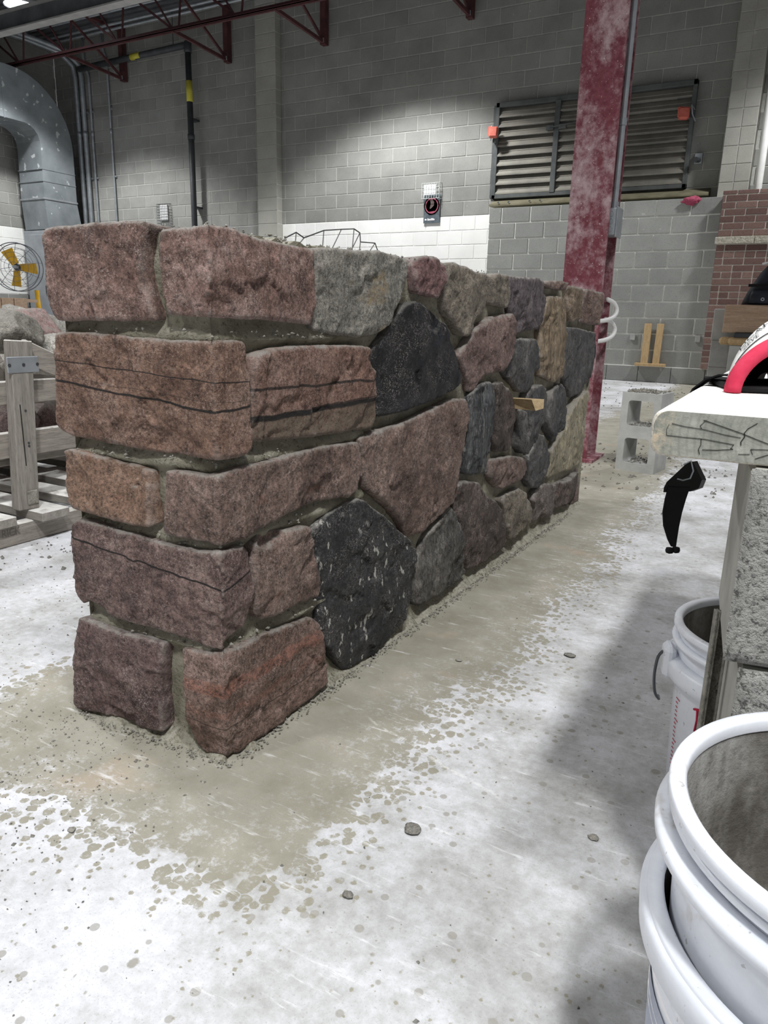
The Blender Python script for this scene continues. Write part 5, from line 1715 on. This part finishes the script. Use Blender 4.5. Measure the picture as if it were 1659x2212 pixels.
mb = MB()
holed_block(mb, 0.192, 0.39, 0.19, [rrect(0.096, 0.105, 0.062, 0.062, 0.016), rrect(0.096, 0.29, 0.062, 0.062, 0.016)], bp)
mb.build('body', M['pile_block'], cbk)
r_ = random.Random(5)
sp = []
for _ in range(150):
    p = bp(r_.uniform(0.01, 0.18), r_.uniform(0.01, 0.18), 0.392)
    sp.append((p.x, p.y, p.z + r_.uniform(0, 0.006), r_.uniform(0.004, 0.011)))
for zz in (0.045, 0.23):
    for _ in range(60):
        p = bp(r_.uniform(0.045, 0.145), r_.uniform(0.01, 0.18), zz)
        sp.append((p.x, p.y, p.z + r_.uniform(0, 0.004), r_.uniform(0.003, 0.008)))
o_ = crumbs('mortar_rubble', sp, M['mortar_dry'], cbk, 8)
o_['kind'] = 'stuff'

# ================================================================== BLOCK PILE, BEAM, BAG (right, mid distance)
YPL = 6.3
n = 0
for r in range(3):
    xs_ = [-0.60, -0.40, 0.0, 0.4] if r % 2 else [-0.60, -0.20, 0.2, 0.6]
    for a, b in zip(xs_[:-1], xs_[1:]):
        o_ = MB().box((a + 0.002, YPL, 0.203 * r + 0.001), (b - 0.002, YPL + 0.19, 0.203 * (r + 1)), 0.004).build('stacked_block', M['pile_block'])
        pl_ = ('bottom', 'middle', 'third')[r]
        co_ = ('left', 'middle', 'right')[xs_.index(a)]
        tag(o_, 'grey concrete block in the pile behind the plank, %s course, %s one' % (pl_, co_), 'block', 'blocks piled under the wooden beam')
o_ = MB().box((-0.605, YPL, 0.6105), (-0.36, YPL + 0.19, 0.845), 0.005).build('stacked_block', M['pile_block'])
tag(o_, 'pale grey block standing at the left end of the wooden beam', 'block')
bw = MB().box((-0.505, YPL - 0.32, 0.672), (0.4, YPL - 0.02, 0.868), 0.006).build('wooden_beam', M['wood_beam'])
tag(bw, 'thick tan wooden beam under the black bag', 'beam')
for i, (a, b, y0, z0, z1, mt, nm, lab, cat) in enumerate((
        (-0.52, -0.3, YPL - 0.30, 0.585, 0.640, 'wood_tan', 'timber_offcut', 'rounded tan timber offcut under the wooden beam, left one', 'offcut'),
        (-0.455, 0.1, YPL - 0.36, 0.585, 0.640, 'wood_tan', 'timber_offcut', 'rounded tan timber offcut under the wooden beam, right one', 'offcut'))):
    o_ = MB().box((a, y0, z0), (b, y0 + (0.2 if i == 0 else 0.055), z1), 0.016).build(nm, M[mt])
    tag(o_, lab, cat, 'offcuts under the beam')
o_ = MB().box((-0.42, YPL - 0.36, 0.6405), (0.1, YPL - 0.1, 0.6715), 0.004).build('packing_block', M['pipe_dark'])
tag(o_, 'small dark packing block between the offcuts and the beam', 'block')
for k, xx in enumerate((-0.44, 0.1)):
    for r in range(3):
        o_ = MB().box((xx, YPL - 0.34, 0.1945 * r + 0.0005), (xx + 0.39, YPL - 0.15, 0.1945 * (r + 1)), 0.004).build('stacked_block', M['pile_block'])
        tag(o_, 'grey block supporting the wooden beam, %s stack, %s course' % (('left', 'right')[k], ('bottom', 'middle', 'top')[r]), 'block', 'blocks piled under the wooden beam')

BAGX = -0.045
bag = thing('tool_bag', 'black fabric tool bag standing on the wooden beam', 'bag', (-0.2, YPL - 0.17, 0.868))


def blob(rows, n=20, jit=0.012, seed=2):
    """rows: (z, xmin, xmax, ymin, ymax) superelliptic sections"""
    m_ = MB()
    for k, (z_, xa, xb, ya, yb) in enumerate(rows):
        for i in range(n):
            a = 2 * math.pi * i / n
            c_, s_ = math.cos(a), math.sin(a)
            c_ = math.copysign(abs(c_) ** 0.5, c_)
            s_ = math.copysign(abs(s_) ** 0.5, s_)
            p = Vector(((xa + xb) / 2 + (xb - xa) / 2 * c_, (ya + yb) / 2 + (yb - ya) / 2 * s_, z_))
            p += Vector((noise.noise(p * 14 + Vector((seed, 0, 0))), noise.noise(p * 14 + Vector((0, seed, 0))), 0)) * jit
            m_.v.append(tuple(p))
    for k in range(len(rows) - 1):
        for i in range(n):
            j = (i + 1) % n
            m_.f.append((k * n + i, k * n + j, (k + 1) * n + j, (k + 1) * n + i))
    m_.f.append(tuple(range(n))[::-1])
    m_.f.append(tuple((len(rows) - 1) * n + i for i in range(n)))
    return m_


yb0 = YPL - 0.30
blob([(0.868, -0.365, 0.2, yb0, yb0 + .26), (0.90, -0.36, 0.2, yb0 - .01, yb0 + .27), (0.96, -0.335, .2, yb0, yb0 + .26), (1.03, -0.30, .19, yb0 + .01, yb0 + .25), (1.09, -0.265, .18, yb0 + .03, yb0 + .23), (1.14, -0.225, .16, yb0 + .06, yb0 + .2), (1.165, -0.18, .12, yb0 + .09, yb0 + .17)], 40).build('body', M['black_cloth'], bag, smooth=True)
blob([(0.88, -0.31, 0.15, yb0 - .035, yb0 + .05), (0.93, -0.31, 0.15, yb0 - .045, yb0 + .05), (0.965, -0.30, .15, yb0 - .02, yb0 + .05)], 30, 0.008).build('pocket', M['black_cloth'], bag, smooth=True)
MB().tube([(-0.20, yb0 + .12, 1.14), (-0.17, yb0 + .1, 1.23), (-0.10, yb0 + .1, 1.28), (0.0, yb0 + .1, 1.27), (0.06, yb0 + .12, 1.15)], 0.018, 8).build('handle', M['black_web'], bag, smooth=True)
MB().bar((-0.33, yb0 - .012, 1.0), (0.19, yb0 - .005, 1.005), 0.004, 0.02).build('zip', M['black_web'], bag)
MB().lathe([(0.012, -0.004), (0.012, 0.004), (0.006, 0.004), (0.006, -0.004), (0.012, -0.004)], (-0.225, yb0 - .05, 0.905), 14, 'Y').build('snap', M['strap_metal'], bag)
MB().obox((-0.22, yb0 + .13, 1.165), (1, 0, .25), (0, 1, 0), (-.25, 0, 1), 0.05, 0.03, 0.006).build('paper', M['poster_white'], bag)
bag.location.x += BAGX

# ================================================================== NEAR RIGHT: BLOCK STACK, PLANK, PAD
ra = math.radians(6.3)
k1 = Vector((math.cos(ra), math.sin(ra), 0))
k2 = Vector((-math.sin(ra), math.cos(ra), 0))


def sblock(corner, z0, z1, label, L=0.39, D_=0.19):
    c_ = Vector(corner)
    t_ = thing('stack_block', label, 'block', (c_.x + 0.15, c_.y + 0.1, z0), 'blocks under the plank')

    def PP(u, d_, z_):
        return c_ + k1 * u + k2 * d_ + Vector((0, 0, z_))
    n_u, n_v = 60, 30
    m_ = MB()
    for i in range(n_u + 1):
        for j in range(n_v + 1):
            u, v_ = i / n_u, j / n_v
            e = min(u * L, (1 - u) * L, v_ * (z1 - z0), (1 - v_) * (z1 - z0))
            rd = 0.006 * max(0, 1 - e / 0.006) ** 2
            p = PP(u * L, 0, z0 + v_ * (z1 - z0))
            d_ = rd + 0.0022 * noise.fractal(p * 60, 1.0, 2.0, 3)
            m_.v.append(tuple(p + k2 * d_))
    for i in range(n_u):
        for j in range(n_v):
            a = i * (n_v + 1) + j
            m_.f.append((a, a + n_v + 1, a + n_v + 2, a + 1))
    m_.build('rough_face', M['rough_block'], t_, smooth=True)
    MB().obox(PP(L / 2, D_ / 2 + 0.004, (z0 + z1) / 2), k1, k2, (0, 0, 1), L / 2, D_ / 2 - 0.003, (z1 - z0) / 2, 0.004).build('body', M['smooth_block'], t_)
    return t_


sblock((-0.007, 0.722, 0), 0.001, 0.197, 'grey rough faced block at the bottom of the stack beside the buckets')
sblock((-0.005, 0.722, 0), 0.199, 0.396, 'grey rough faced block in the middle of the stack beside the buckets')
sblock((-0.020, 0.722, 0), 0.400, 0.588, 'grey rough faced block directly under the thick plank end')

# plank: end grain towards the camera, length along +Y
pk = thing('scaffold_plank', 'thick weathered plank with cracked end grain resting on the block stack', 'plank', (0.0, 1.1, 0.59))
PX0, PX1, PY0, PY1, PZ0, PZ1 = -0.112, 0.125, 0.736, 1.75, 0.5895, 0.6355
sec = []
rc = 0.013
for (cx_, cz_, a0) in ((PX1 - rc, PZ1 - rc, 0), (PX0 + rc, PZ1 - rc, 90), (PX0 + rc, PZ0 + rc, 180), (PX1 - rc, PZ0 + rc, 270)):
    for k in range(7):
        a = math.radians(a0 + 90 * k / 6)
        sec.append((cx_ + rc * math.cos(a), cz_ + rc * math.sin(a)))
m_ = MB()
ns = len(sec)
cenx, cenz = (PX0 + PX1) / 2, (PZ0 + PZ1) / 2
rows = [(PY0, 0.0025), (PY0 + 0.0012, 0.001), (PY0 + 0.004, 0.0)] + [(PY0 + 0.004 + (PY1 - PY0 - 0.004) * k / 24, 0.0) for k in range(1, 25)]
for yy, ins in rows:
    for (a, b) in sec:
        dx_ = -ins * (1 if a > cenx else -1)
        dz_ = -ins * (1 if b > cenz else -1)
        w_ = 0.0016 * noise.noise(Vector((a * 40, yy * 9, b * 40)))
        m_.v.append((a + dx_ + w_, yy, b + dz_ + w_))
for k in range(len(rows) - 1):
    for i in range(ns):
        j = (i + 1) % ns
        m_.f.append((k * ns + i, k * ns + j, (k + 1) * ns + j, (k + 1) * ns + i))
m_.f.append(tuple((len(rows) - 1) * ns + i for i in range(ns)))
m_.build('board', M['plank_top'], pk, smooth=True)
e_ = MB().prism([(a - 0.0022 * (1 if a > cenx else -1), PY0 - 0.0005, b - 0.0022 * (1 if b > cenz else -1)) for a, b in sec], (0, 0.003, 0)).build('end_grain', M['plank_end'], pk)


def crackline(pts, w_):
    m_ = MB()
    for (a, b) in zip(pts[:-1], pts[1:]):
        A_, B_ = Vector((a[0], PY0 - 0.0012, a[1])), Vector((b[0], PY0 - 0.0012, b[1]))
        d = (B_ - A_).normalized()
        s_ = Vector((-d.z, 0, d.x)) * w_ / 2
        m_.prism([A_ - s_, B_ - s_ * 0.8, B_ + s_ * 0.8, A_ + s_], (0, 0.0012, 0))
    return m_


def pz(u, v_):  # end-grain coordinates: u 0..1 across what the photo shows, v 0 top .. 1 bottom
    return (PX0 + u * 0.118, PZ1 - v_ * (PZ1 - PZ0))


for pts, w_ in (
        ([pz(.38, .18), pz(.55, .3), pz(.66, .38), pz(.80, .50), pz(.95, .62)], .0011),
        ([pz(.68, .37), pz(.685, .45), pz(.665, .55), pz(.67, .62)], .0018),
        ([pz(.15, .30), pz(.25, .34), pz(.40, .37), pz(.55, .44), pz(.66, .47)], .0006),
        ([pz(.12, .55), pz(.25, .56), pz(.40, .56), pz(.55, .6), pz(.62, .62)], .0006),
        ([pz(.38, .56), pz(.385, .68), pz(.37, .78), pz(.385, .88)], .0012),
        ([pz(.62, .62), pz(.60, .70), pz(.62, .71), pz(.50, .76), pz(.40, .78)], .0008),
        ([pz(.68, .37), pz(.70, .28), pz(.76, .16)], .0012),
        ([pz(.95, .62), pz(.90, .45), pz(.86, .25)], .0005), ([pz(.95, .62), pz(.94, .4), pz(.92, .22)], .0005),
        ([pz(.95, .62), pz(.99, .4), pz(1.0, .2)], .0005), ([pz(.95, .64), pz(.84, .66), pz(.74, .68)], .0006),
        ([pz(.95, .66), pz(.86, .76), pz(.78, .86)], .0009), ([pz(.74, .68), pz(.76, .78)], .0008), ([pz(.66, .80), pz(.74, .78)], .0007),
        ([pz(.12, .55), pz(.115, .42), pz(.13, .32)], .0005), ([pz(.40, .18), pz(.36, .30), pz(.38, .37)], .0006)):
    crackline(pts, w_ * 0.42).build('crack', M['crack'], e_)
sup = MB().box((0.0, 1.55, 0.0), (0.19, 1.74, 0.5885), 0.005).build('rear_support', M['smooth_block'])
tag(sup, 'grey block pillar carrying the far end of the plank', 'block')

# knee pad: white dome, red foam rim, black hollow
kp = thing('knee_pad', 'white domed knee pad with a red padded rim lying on the plank', 'knee pad', (-0.005, 0.97, PZ1))
kc = Vector((0.0150, 0.990, PZ1 + 0.001))
ka, kb_, kd = 0.082, 0.064, 0.16     # half width, height, depth of the dome
kdir = Vector((-0.3, 0.954, 0)).normalized()
kside = Vector((kdir.y, -kdir.x, 0))


def kpt(a, s_, g=0.0):
    """a: angle over the arch 0..pi, s_: 0 rim .. 1 toe"""
    q_ = math.cos(s_ * math.pi / 2) ** 0.55
    w_ = (ka + g) * q_
    h_ = (kb_ + g) * (0.2 + 0.8 * q_) * (1.0 + 0.62 * math.sin(min(1.0, s_ * 1.15) * math.pi))
    return kc + kside * (w_ * math.cos(a)) + Vector((0, 0, 1)) * (h_ * math.sin(a) if s_ < 1 else 0) + kdir * (kd * s_)


def ksurf(g, s0, s1, ns_=14, na=28):
    m_ = MB()
    for i in range(ns_ + 1):
        s_ = s0 + (s1 - s0) * i / ns_
        for j in range(na + 1):
            m_.v.append(tuple(kpt(math.pi * j / na, s_, g)))
    for i in range(ns_):
        for j in range(na):
            a = i * (na + 1) + j
            m_.f.append((a, a + 1, a + na + 2, a + na + 1))
    return m_


ksurf(0.0, 0.02, 0.999).build('shell', M['white_shell'], kp, smooth=True)
ksurf(-0.010, 0.0, 0.985).build('lining', M['black_web'], kp, smooth=True)
rim = [kpt(math.pi * j / 30, 0.03, -0.003) for j in range(31)]
m_ = MB()
nr = 10
for j, p in enumerate(rim):
    rad = (p - kc - kdir * 0.0)
    rad = Vector((rad.x, rad.y, rad.z)) - kdir * rad.dot(kdir)
    rad.normalize()
    for k in range(nr):
        a = 2 * math.pi * k / nr
        m_.v.append(tuple(p + rad * (0.0095 * math.cos(a)) + kdir * (0.015 * math.sin(a))))
for j in range(30):
    for k in range(nr):
        k2_ = (k + 1) % nr
        m_.f.append((j * nr + k, j * nr + k2_, (j + 1) * nr + k2_, (j + 1) * nr + k))
m_.f.append(tuple(range(nr)))
m_.f.append(tuple(30 * nr + k for k in range(nr)))
m_.build('foam_rim', M['red_foam'], kp, smooth=True)
MB().obox(kc + kdir * 0.088 + Vector((0, 0, 0.0035)), kside, kdir, (0, 0, 1), 0.078, 0.085, 0.0035, 0.002).build('inner_pad', M['black_web'], kp)


def kprint(txt, size, a0, s0, name):
    me = text_mesh(txt, size, name)
    for v in me.vertices:
        a = a0 - v.co.x / 0.085
        s_ = s0 + v.co.y / kd
        v.co = kpt(math.pi - a, s_, 0.0012) if False else kpt(a, s_, 0.0012)
    me.materials.clear()
    return put(name, me, M['ink'], kp)


kprint('DCAHE', 0.017, 2.62, 0.22, 'print')
kprint('ZEVE', 0.011, 2.56, 0.155, 'print')
ln = [kpt(2.75 - 1.6 * k / 20, 0.125, 0.0012) for k in range(21)]
MB().tube(ln, 0.0007, 5).build('print_line', M['ink'], kp)


def ribbon(pts, wid, th_, side):
    m_ = MB()
    for p, w_ , sd2 in zip(pts, wid, side):
        p = Vector(p)
        s_ = Vector(sd2).normalized()
        m_.v += [tuple(p - s_ * w_ / 2), tuple(p + s_ * w_ / 2)]
    n_ = len(pts)
    tdir = Vector((0, 0, 0))
    base = list(m_.v)
    nrm = []
    for i in range(n_):
        d = Vector(pts[min(i + 1, n_ - 1)]) - Vector(pts[max(i - 1, 0)])
        nv = d.normalized().cross(Vector(side[i]).normalized()).normalized() * th_
        nrm.append(nv)
    m_.v += [tuple(Vector(base[i]) + nrm[i // 2]) for i in range(2 * n_)]
    o2 = 2 * n_
    for i in range(n_ - 1):
        a = 2 * i
        m_.f += [(a, a + 1, a + 3, a + 2), (o2 + a, o2 + a + 2, o2 + a + 3, o2 + a + 1), (a, a + 2, o2 + a + 2, o2 + a), (a + 1, o2 + a + 1, o2 + a + 3, a + 3)]
    m_.f += [(0, o2, o2 + 1, 1), (2 * n_ - 2, 2 * n_ - 1, o2 + 2 * n_ - 1, o2 + 2 * n_ - 2)]
    return m_


# strap: loops over the plank top, falls down its left edge, buckle and tail hang free
ys = 1.075
pts = [(-0.045, 1.02, 0.645), (-0.06, 1.04, 0.652), (-0.08, 1.06, 0.652), (-0.10, ys, 0.644), (-0.1145, ys + .005, 0.630), (-0.1165, ys + .005, 0.60), (-0.1165, ys + .005, 0.56), (-0.1165, ys + .005, 0.535)]
fwd_s = Vector((0.874, 0.486, 0))
sd = [(0.4, 1, 0)] * 3 + [(0.2, 1, 0)] * 2 + [tuple(fwd_s)] * 3
ribbon(pts, [0.028] * 8, 0.0018, sd).build('strap', M['black_web'], kp)
q0 = Vector((-0.1165, ys + .005, 0.535))


def hang(u, z_, off=0.0):
    return q0 + fwd_s * u + Vector((0, 0, z_ - 0.535)) + Vector((-0.3, -0.5, 0)) * off


bkm = MB()
out = [(-0.022, .491), (-0.019, .499), (0.007, .528), (0.014, .529), (0.030, .503), (0.027, .491), (0.015, .486), (-0.022, .484)]
bkm.prism([hang(u, z_, 0.004) for u, z_ in out], Vector((0.3, 0.5, 0)) * 0.016)
bu = bkm.build('buckle', M['black_plastic'], kp)
MB().tube([hang(u, z_, 0.006) for u, z_ in ((0.002, .524), (0.012, .53), (0.017, .516), (0.014, .505), (0.004, .502), (-0.004, .504))], 0.0011, 6).build('buckle_loop', M['strap_metal'], bu)
tl = [(-0.003, .492, .030), (-0.006, .475, .029), (-0.008, .455, .027), (-0.007, .435, .022), (-0.003, .415, .013), (0.0, .405, .007)]
ribbon([hang(u, z_) for u, z_, w_ in tl], [w_ for u, z_, w_ in tl], 0.003, [tuple(fwd_s)] * 6).build('strap_tail', M['black_web'], kp)
MB().lathe([(0.0, -.005), (.005, -.003), (.006, 0), (.005, .004), (0, .005)], hang(-0.004, .398), 12).lathe([(0.0, -.005), (.005, -.003), (.006, 0), (.005, .004), (0, .005)], hang(0.005, .399), 12).build('strap_knot', M['black_web'], kp, smooth=True)

# mortar-caked board between bucket and stack
mbd = thing('mortar_board', 'mortar caked board edge standing between bucket and block stack', 'board', (-0.045, 0.83, 0))
c0 = Vector((-0.0300, 0.820, 0))
ud = Vector((0.874, 0.486, 0)).normalized()
sdv = Vector((0.486, -0.874, 0)).normalized()
lean = Vector((-0.004, 0.04, 1)).normalized()
MB().obox(c0 + lean * 0.205, ud, sdv, lean, 0.0075, 0.004, 0.205, 0.001).build('board', M['sludge'], mbd)
for u_ in (-0.0075, -0.005, 0.0075):
    MB().obox(c0 + ud * u_ + sdv * 0.003 + lean * 0.207, ud, sdv, lean, 0.0011, 0.0042, 0.205, 0.0004).build('rib', M['mortar_dry'], mbd)


# ================================================================== BUCKETS
def bucket(name, label, c, ztop, rtop, zbot, fill, style=0, group='white plastic buckets'):
    k = rtop / 0.150
    c = Vector(c)
    b_ = thing(name, label, 'bucket', (c.x, c.y, zbot), group)
    H = ztop - zbot
    rb = rtop * 0.86
    rw = rtop * 0.945

    def rad(z_):
        return rb + (rw - rb) * (z_ / H)
    out = [(0.0, 0.0), (rb - 0.004, 0.0), (rb, 0.004), (rad(H - .085 * k), H - .085 * k), (rad(H - .02 * k), H - 0.006 * k),
           (rad(H) - 0.004, H - 0.004), (rad(H) - 0.0035, 0.01 + H * 0.12), (0.0, 0.006 + H * .12)]
    MB().lathe([(r_2, z_) for r_2, z_ in out[:5]], (c.x, c.y, zbot), 96).build('wall', M['bucket_white'], b_, smooth=True)
    MB().lathe([(rad(H) - 0.002, H - 0.003), (rad(H * .6) - 0.003, H * .6), (rad(H * .1) - 0.003, H * .1), (0, H * .1)], (c.x, c.y, zbot), 96).build('inner_wall', M['bucket_in'], b_, smooth=True)

    def ringp(pr, nm):
        MB().lathe(pr + [pr[0]], (c.x, c.y, zbot), 96).build(nm, M['bucket_white'], b_, smooth=True)
    rH = rad(H)
    ringp([(rH - .004, H - .012 * k), (rH - .0045, H - .003), (rH - .002, H), (rtop - .0015, H), (rtop, H - .002), (rtop, H - .010 * k), (rtop - .003, H - .012 * k)], 'rim')
    if style == 0:
        ringp([(rad(H - .034 * k), H - .034 * k), (rad(H - .026 * k), H - .026 * k), (rH + .007 * k, H - .027 * k), (rH + .009 * k, H - .030 * k), (rH + .008 * k, H - .034 * k)], 'ridge')
        ringp([(rad(H - .088 * k), H - .088 * k), (rad(H - .058 * k), H - .058 * k), (rH + .012 * k, H - .061 * k), (rH + .016 * k, H - .066 * k), (rH + .0145 * k, H - .088 * k), (rH + .012 * k, H - .090 * k)], 'skirt')
    elif style == 1:
        ringp([(rad(H - .018), H - .019), (rad(H - .014), H - .0145), (rH + .0055, H - .0155), (rH + .0062, H - .018), (rH + .0055, H - .020)], 'ridge')
        ringp([(rad(H - .040), H - .040), (rad(H - .028), H - .028), (rH + .012, H - .029), (rH + .015, H - .032), (rH + .0145, H - .039), (rH + .012, H - .041)], 'skirt')
    else:
        ringp([(rad(H - .030), H - .030), (rad(H - .004), H - .004), (rtop + .002, H - .003), (rtop + .0045, H - .007), (rtop + .003, H - .028), (rtop - .002, H - .031)], 'skirt')
    if fill:
        g = MB()
        nn = 28
        zf = fill
        vs_ = [(c.x, c.y, zbot + zf)]
        rf = rad(zf) - 0.004
        for i in range(1, nn // 2 + 1):
            for j in range(nn):
                a = 2 * math.pi * j / nn
                r_3 = rf * i / (nn // 2)
                p = Vector((c.x + r_3 * math.cos(a), c.y + r_3 * math.sin(a), zbot + zf))
                p.z += 0.012 * noise.fractal(p * 22, 1.0, 2.0, 4) + 0.02 * (i / (nn / 2)) ** 4
                vs_.append(tuple(p))
        fs_ = [(0, 1 + j, 1 + (j + 1) % nn) for j in range(nn)]
        for i in range(nn // 2 - 1):
            for j in range(nn):
                a = 1 + i * nn + j
                b2 = 1 + i * nn + (j + 1) % nn
                fs_.append((a, b2, b2 + nn, a + nn))
        g.add(vs_, fs_).build('mortar_residue', M['sludge'], b_, smooth=True)
    return b_, rad, H


b1, rad1, H1 = bucket('bucket', 'smaller white bucket with red scale marks behind the block stack', (0.030, 1.086), 0.306, 0.1315, 0.0, 0.05)
bc = Vector((0.030, 1.086, 0))
for i in range(26):
    z_ = 0.03 + i * 0.0066
    a0 = math.radians(204)
    L = 0.10 if i % 5 == 0 else 0.055
    rr = rad1(z_) + 0.0008
    MB().tube([(bc.x + rr * math.cos(a0 + L * q), bc.y + rr * math.sin(a0 + L * q), z_) for q in (0, .5, 1)], 0.0006, 4).build('scale_mark', M['red_ink'], b1)
# red marker letter
def onb(a_deg, z_):
    a = math.radians(a_deg)
    rr = rad1(z_) + 0.001
    return (bc.x + rr * math.cos(a), bc.y + rr * math.sin(a), z_)


mk = [[(229.5, .205), (230, .190), (229, .172)], [(226.5, .203), (230, .206), (235, .203), (239, .196), (240, .188), (237, .177), (229.5, .172)]]
m_ = MB()
for s_ in mk:
    m_.tube([onb(*q) for q in s_], 0.0016, 6)
o_ = m_.build('marker_letter', M['red_ink'], b1, smooth=True)
o_['label'] = 'red hand drawn letter D'
ae = math.radians(196)
er = Vector((math.cos(ae), math.sin(ae), 0))
et = Vector((-er.y, er.x, 0))
ec = bc + er * 0.131 + Vector((0, 0, 0.245))
MB().obox(ec + er * 0.004, et, er, (0, 0, 1), 0.018, 0.008, 0.024, 0.006).build('handle_ear', M['bucket_white'], b1)
MB().tube(smooth_path([ec + er * .012 + Vector((0, 0, .012)), ec + er * .018 + Vector((0, 0, .0)), ec + er * .019 - et * .004 + Vector((0, 0, -.03)), ec + er * .014 - et * .012 + Vector((0, 0, -.06)), ec + er * .004 - et * .03 + Vector((0, 0, -.08)), ec - er * .0 - et * .06 + Vector((0, 0, -.09))]), 0.0022, 8).build('bail_handle', M['bail'], b1, smooth=True)

nb_c = (0.111, 0.548)
b2, rad2, H2 = bucket('bucket', 'white bucket caked with mortar nested in another at the lower right', nb_c, 0.386, 0.151, 0.105, 0.06, 1)
b3, rad3, H3 = bucket('bucket', 'outer white bucket with a grey printed label at the lower right', nb_c, 0.292, 0.1565, 0.0, None, 2)
lab = MB()
n_ = 40
for i in range(n_ + 1):
    a = math.radians(120 + 180 * i / n_)
    for z_ in (0.02, 0.215):
        rr = rad3(z_) + 0.001
        lab.v.append((nb_c[0] + rr * math.cos(a), nb_c[1] + rr * math.sin(a), z_))
for i in range(n_):
    lab.f.append((2 * i, 2 * i + 2, 2 * i + 3, 2 * i + 1))
lb = lab.build('printed_label', M['bucket_label'], b3, smooth=True)
for z_ in (0.195, 0.17, 0.16, 0.1):
    MB().tube([(nb_c[0] + (rad3(z_) + .0015) * math.cos(math.radians(140 + 5 * i)), nb_c[1] + (rad3(z_) + .0015) * math.sin(math.radians(140 + 5 * i)), z_ + 0.03 * math.sin(i * .12)) for i in range(28)], 0.0012, 4).build('label_line', M['poster_white'], lb)

# ================================================================== FLOOR GRIT AND LUMPS
r_ = random.Random(21)
sp = []
for _ in range(1500):
    x_ = r_.uniform(-1.9, -0.1)
    y_ = r_.uniform(0.3, 1.9)
    if x_ > -0.70 and x_ < -0.06 and r_.random() < 0.75:
        continue
    if -1.06 < x_ < -0.68 and y_ > 0.78:
        continue
    sp.append((x_, y_, 0.0008, abs(r_.gauss(0.0008, 0.0010)) + 0.0005))
for _ in range(700):
    x_ = r_.gauss(-0.98, 0.14)
    y_ = r_.uniform(0.36, 0.78)
    sp.append((x_, y_, 0.0008, abs(r_.gauss(0.0008, 0.0010)) + 0.0005))
for _ in range(450):
    x_ = r_.uniform(-1.6, -0.2)
    y_ = r_.gauss(3.9, 0.35)
    if (y_ < 3.2 and x_ < -0.68) or (-0.76 < x_ < -0.48 and 3.68 < y_ < 3.98):
        continue
    sp.append((x_, y_, 0.002, abs(r_.gauss(0.004, 0.004)) + 0.001))
for _ in range(220):
    sp.append((r_.uniform(-3, -1.0), r_.uniform(6.5, 9.8), 0.003, r_.uniform(0.003, 0.012)))
for _ in range(130):
    sp.append((max(-2.0, r_.gauss(-1.9, 0.08)), r_.uniform(0.9, 1.9), 0.002, abs(r_.gauss(0.002, 0.003)) + 0.001))
o_ = crumbs('floor_grit', sp, M['grit'], None, 30)
tag(o_, 'loose mortar grit and crumbs scattered over the floor', 'grit', kind='stuff')
LUMPS = [((-0.385, 0.811), 0.013, 'dark mortar splat on the floor in front of the wall corner'), ((-0.544, 1.345), 0.007, 'small pale lump on the wet strip beside the wall'),
         ((-0.343, 1.496), 0.012, 'dark mortar crumb patch on the floor between wall and bucket'), ((-0.40, 0.66), 0.008, 'small dark lump low in the middle of the floor'),
         ((-0.80, 0.565), 0.007, 'tiny tan pebble on the orange stain'), ((-0.95, 4.0), 0.035, 'rubble lump at the foot of the red column'),
         ((-0.155, 0.93), 0.008, 'small stone lump beside the large nested buckets')]
for i, ((x_, y_), s_, lab_) in enumerate(LUMPS):
    o_ = rock('mortar_lump', (x_, y_, s_ * 0.3), s_ * 1.15, s_ * 0.9, s_ * 0.22, M['grit'] if i in (0, 2, 3) else M['mortar_dry'], 40 + i, 3, 0.5)
    tag(o_, lab_, 'lump')
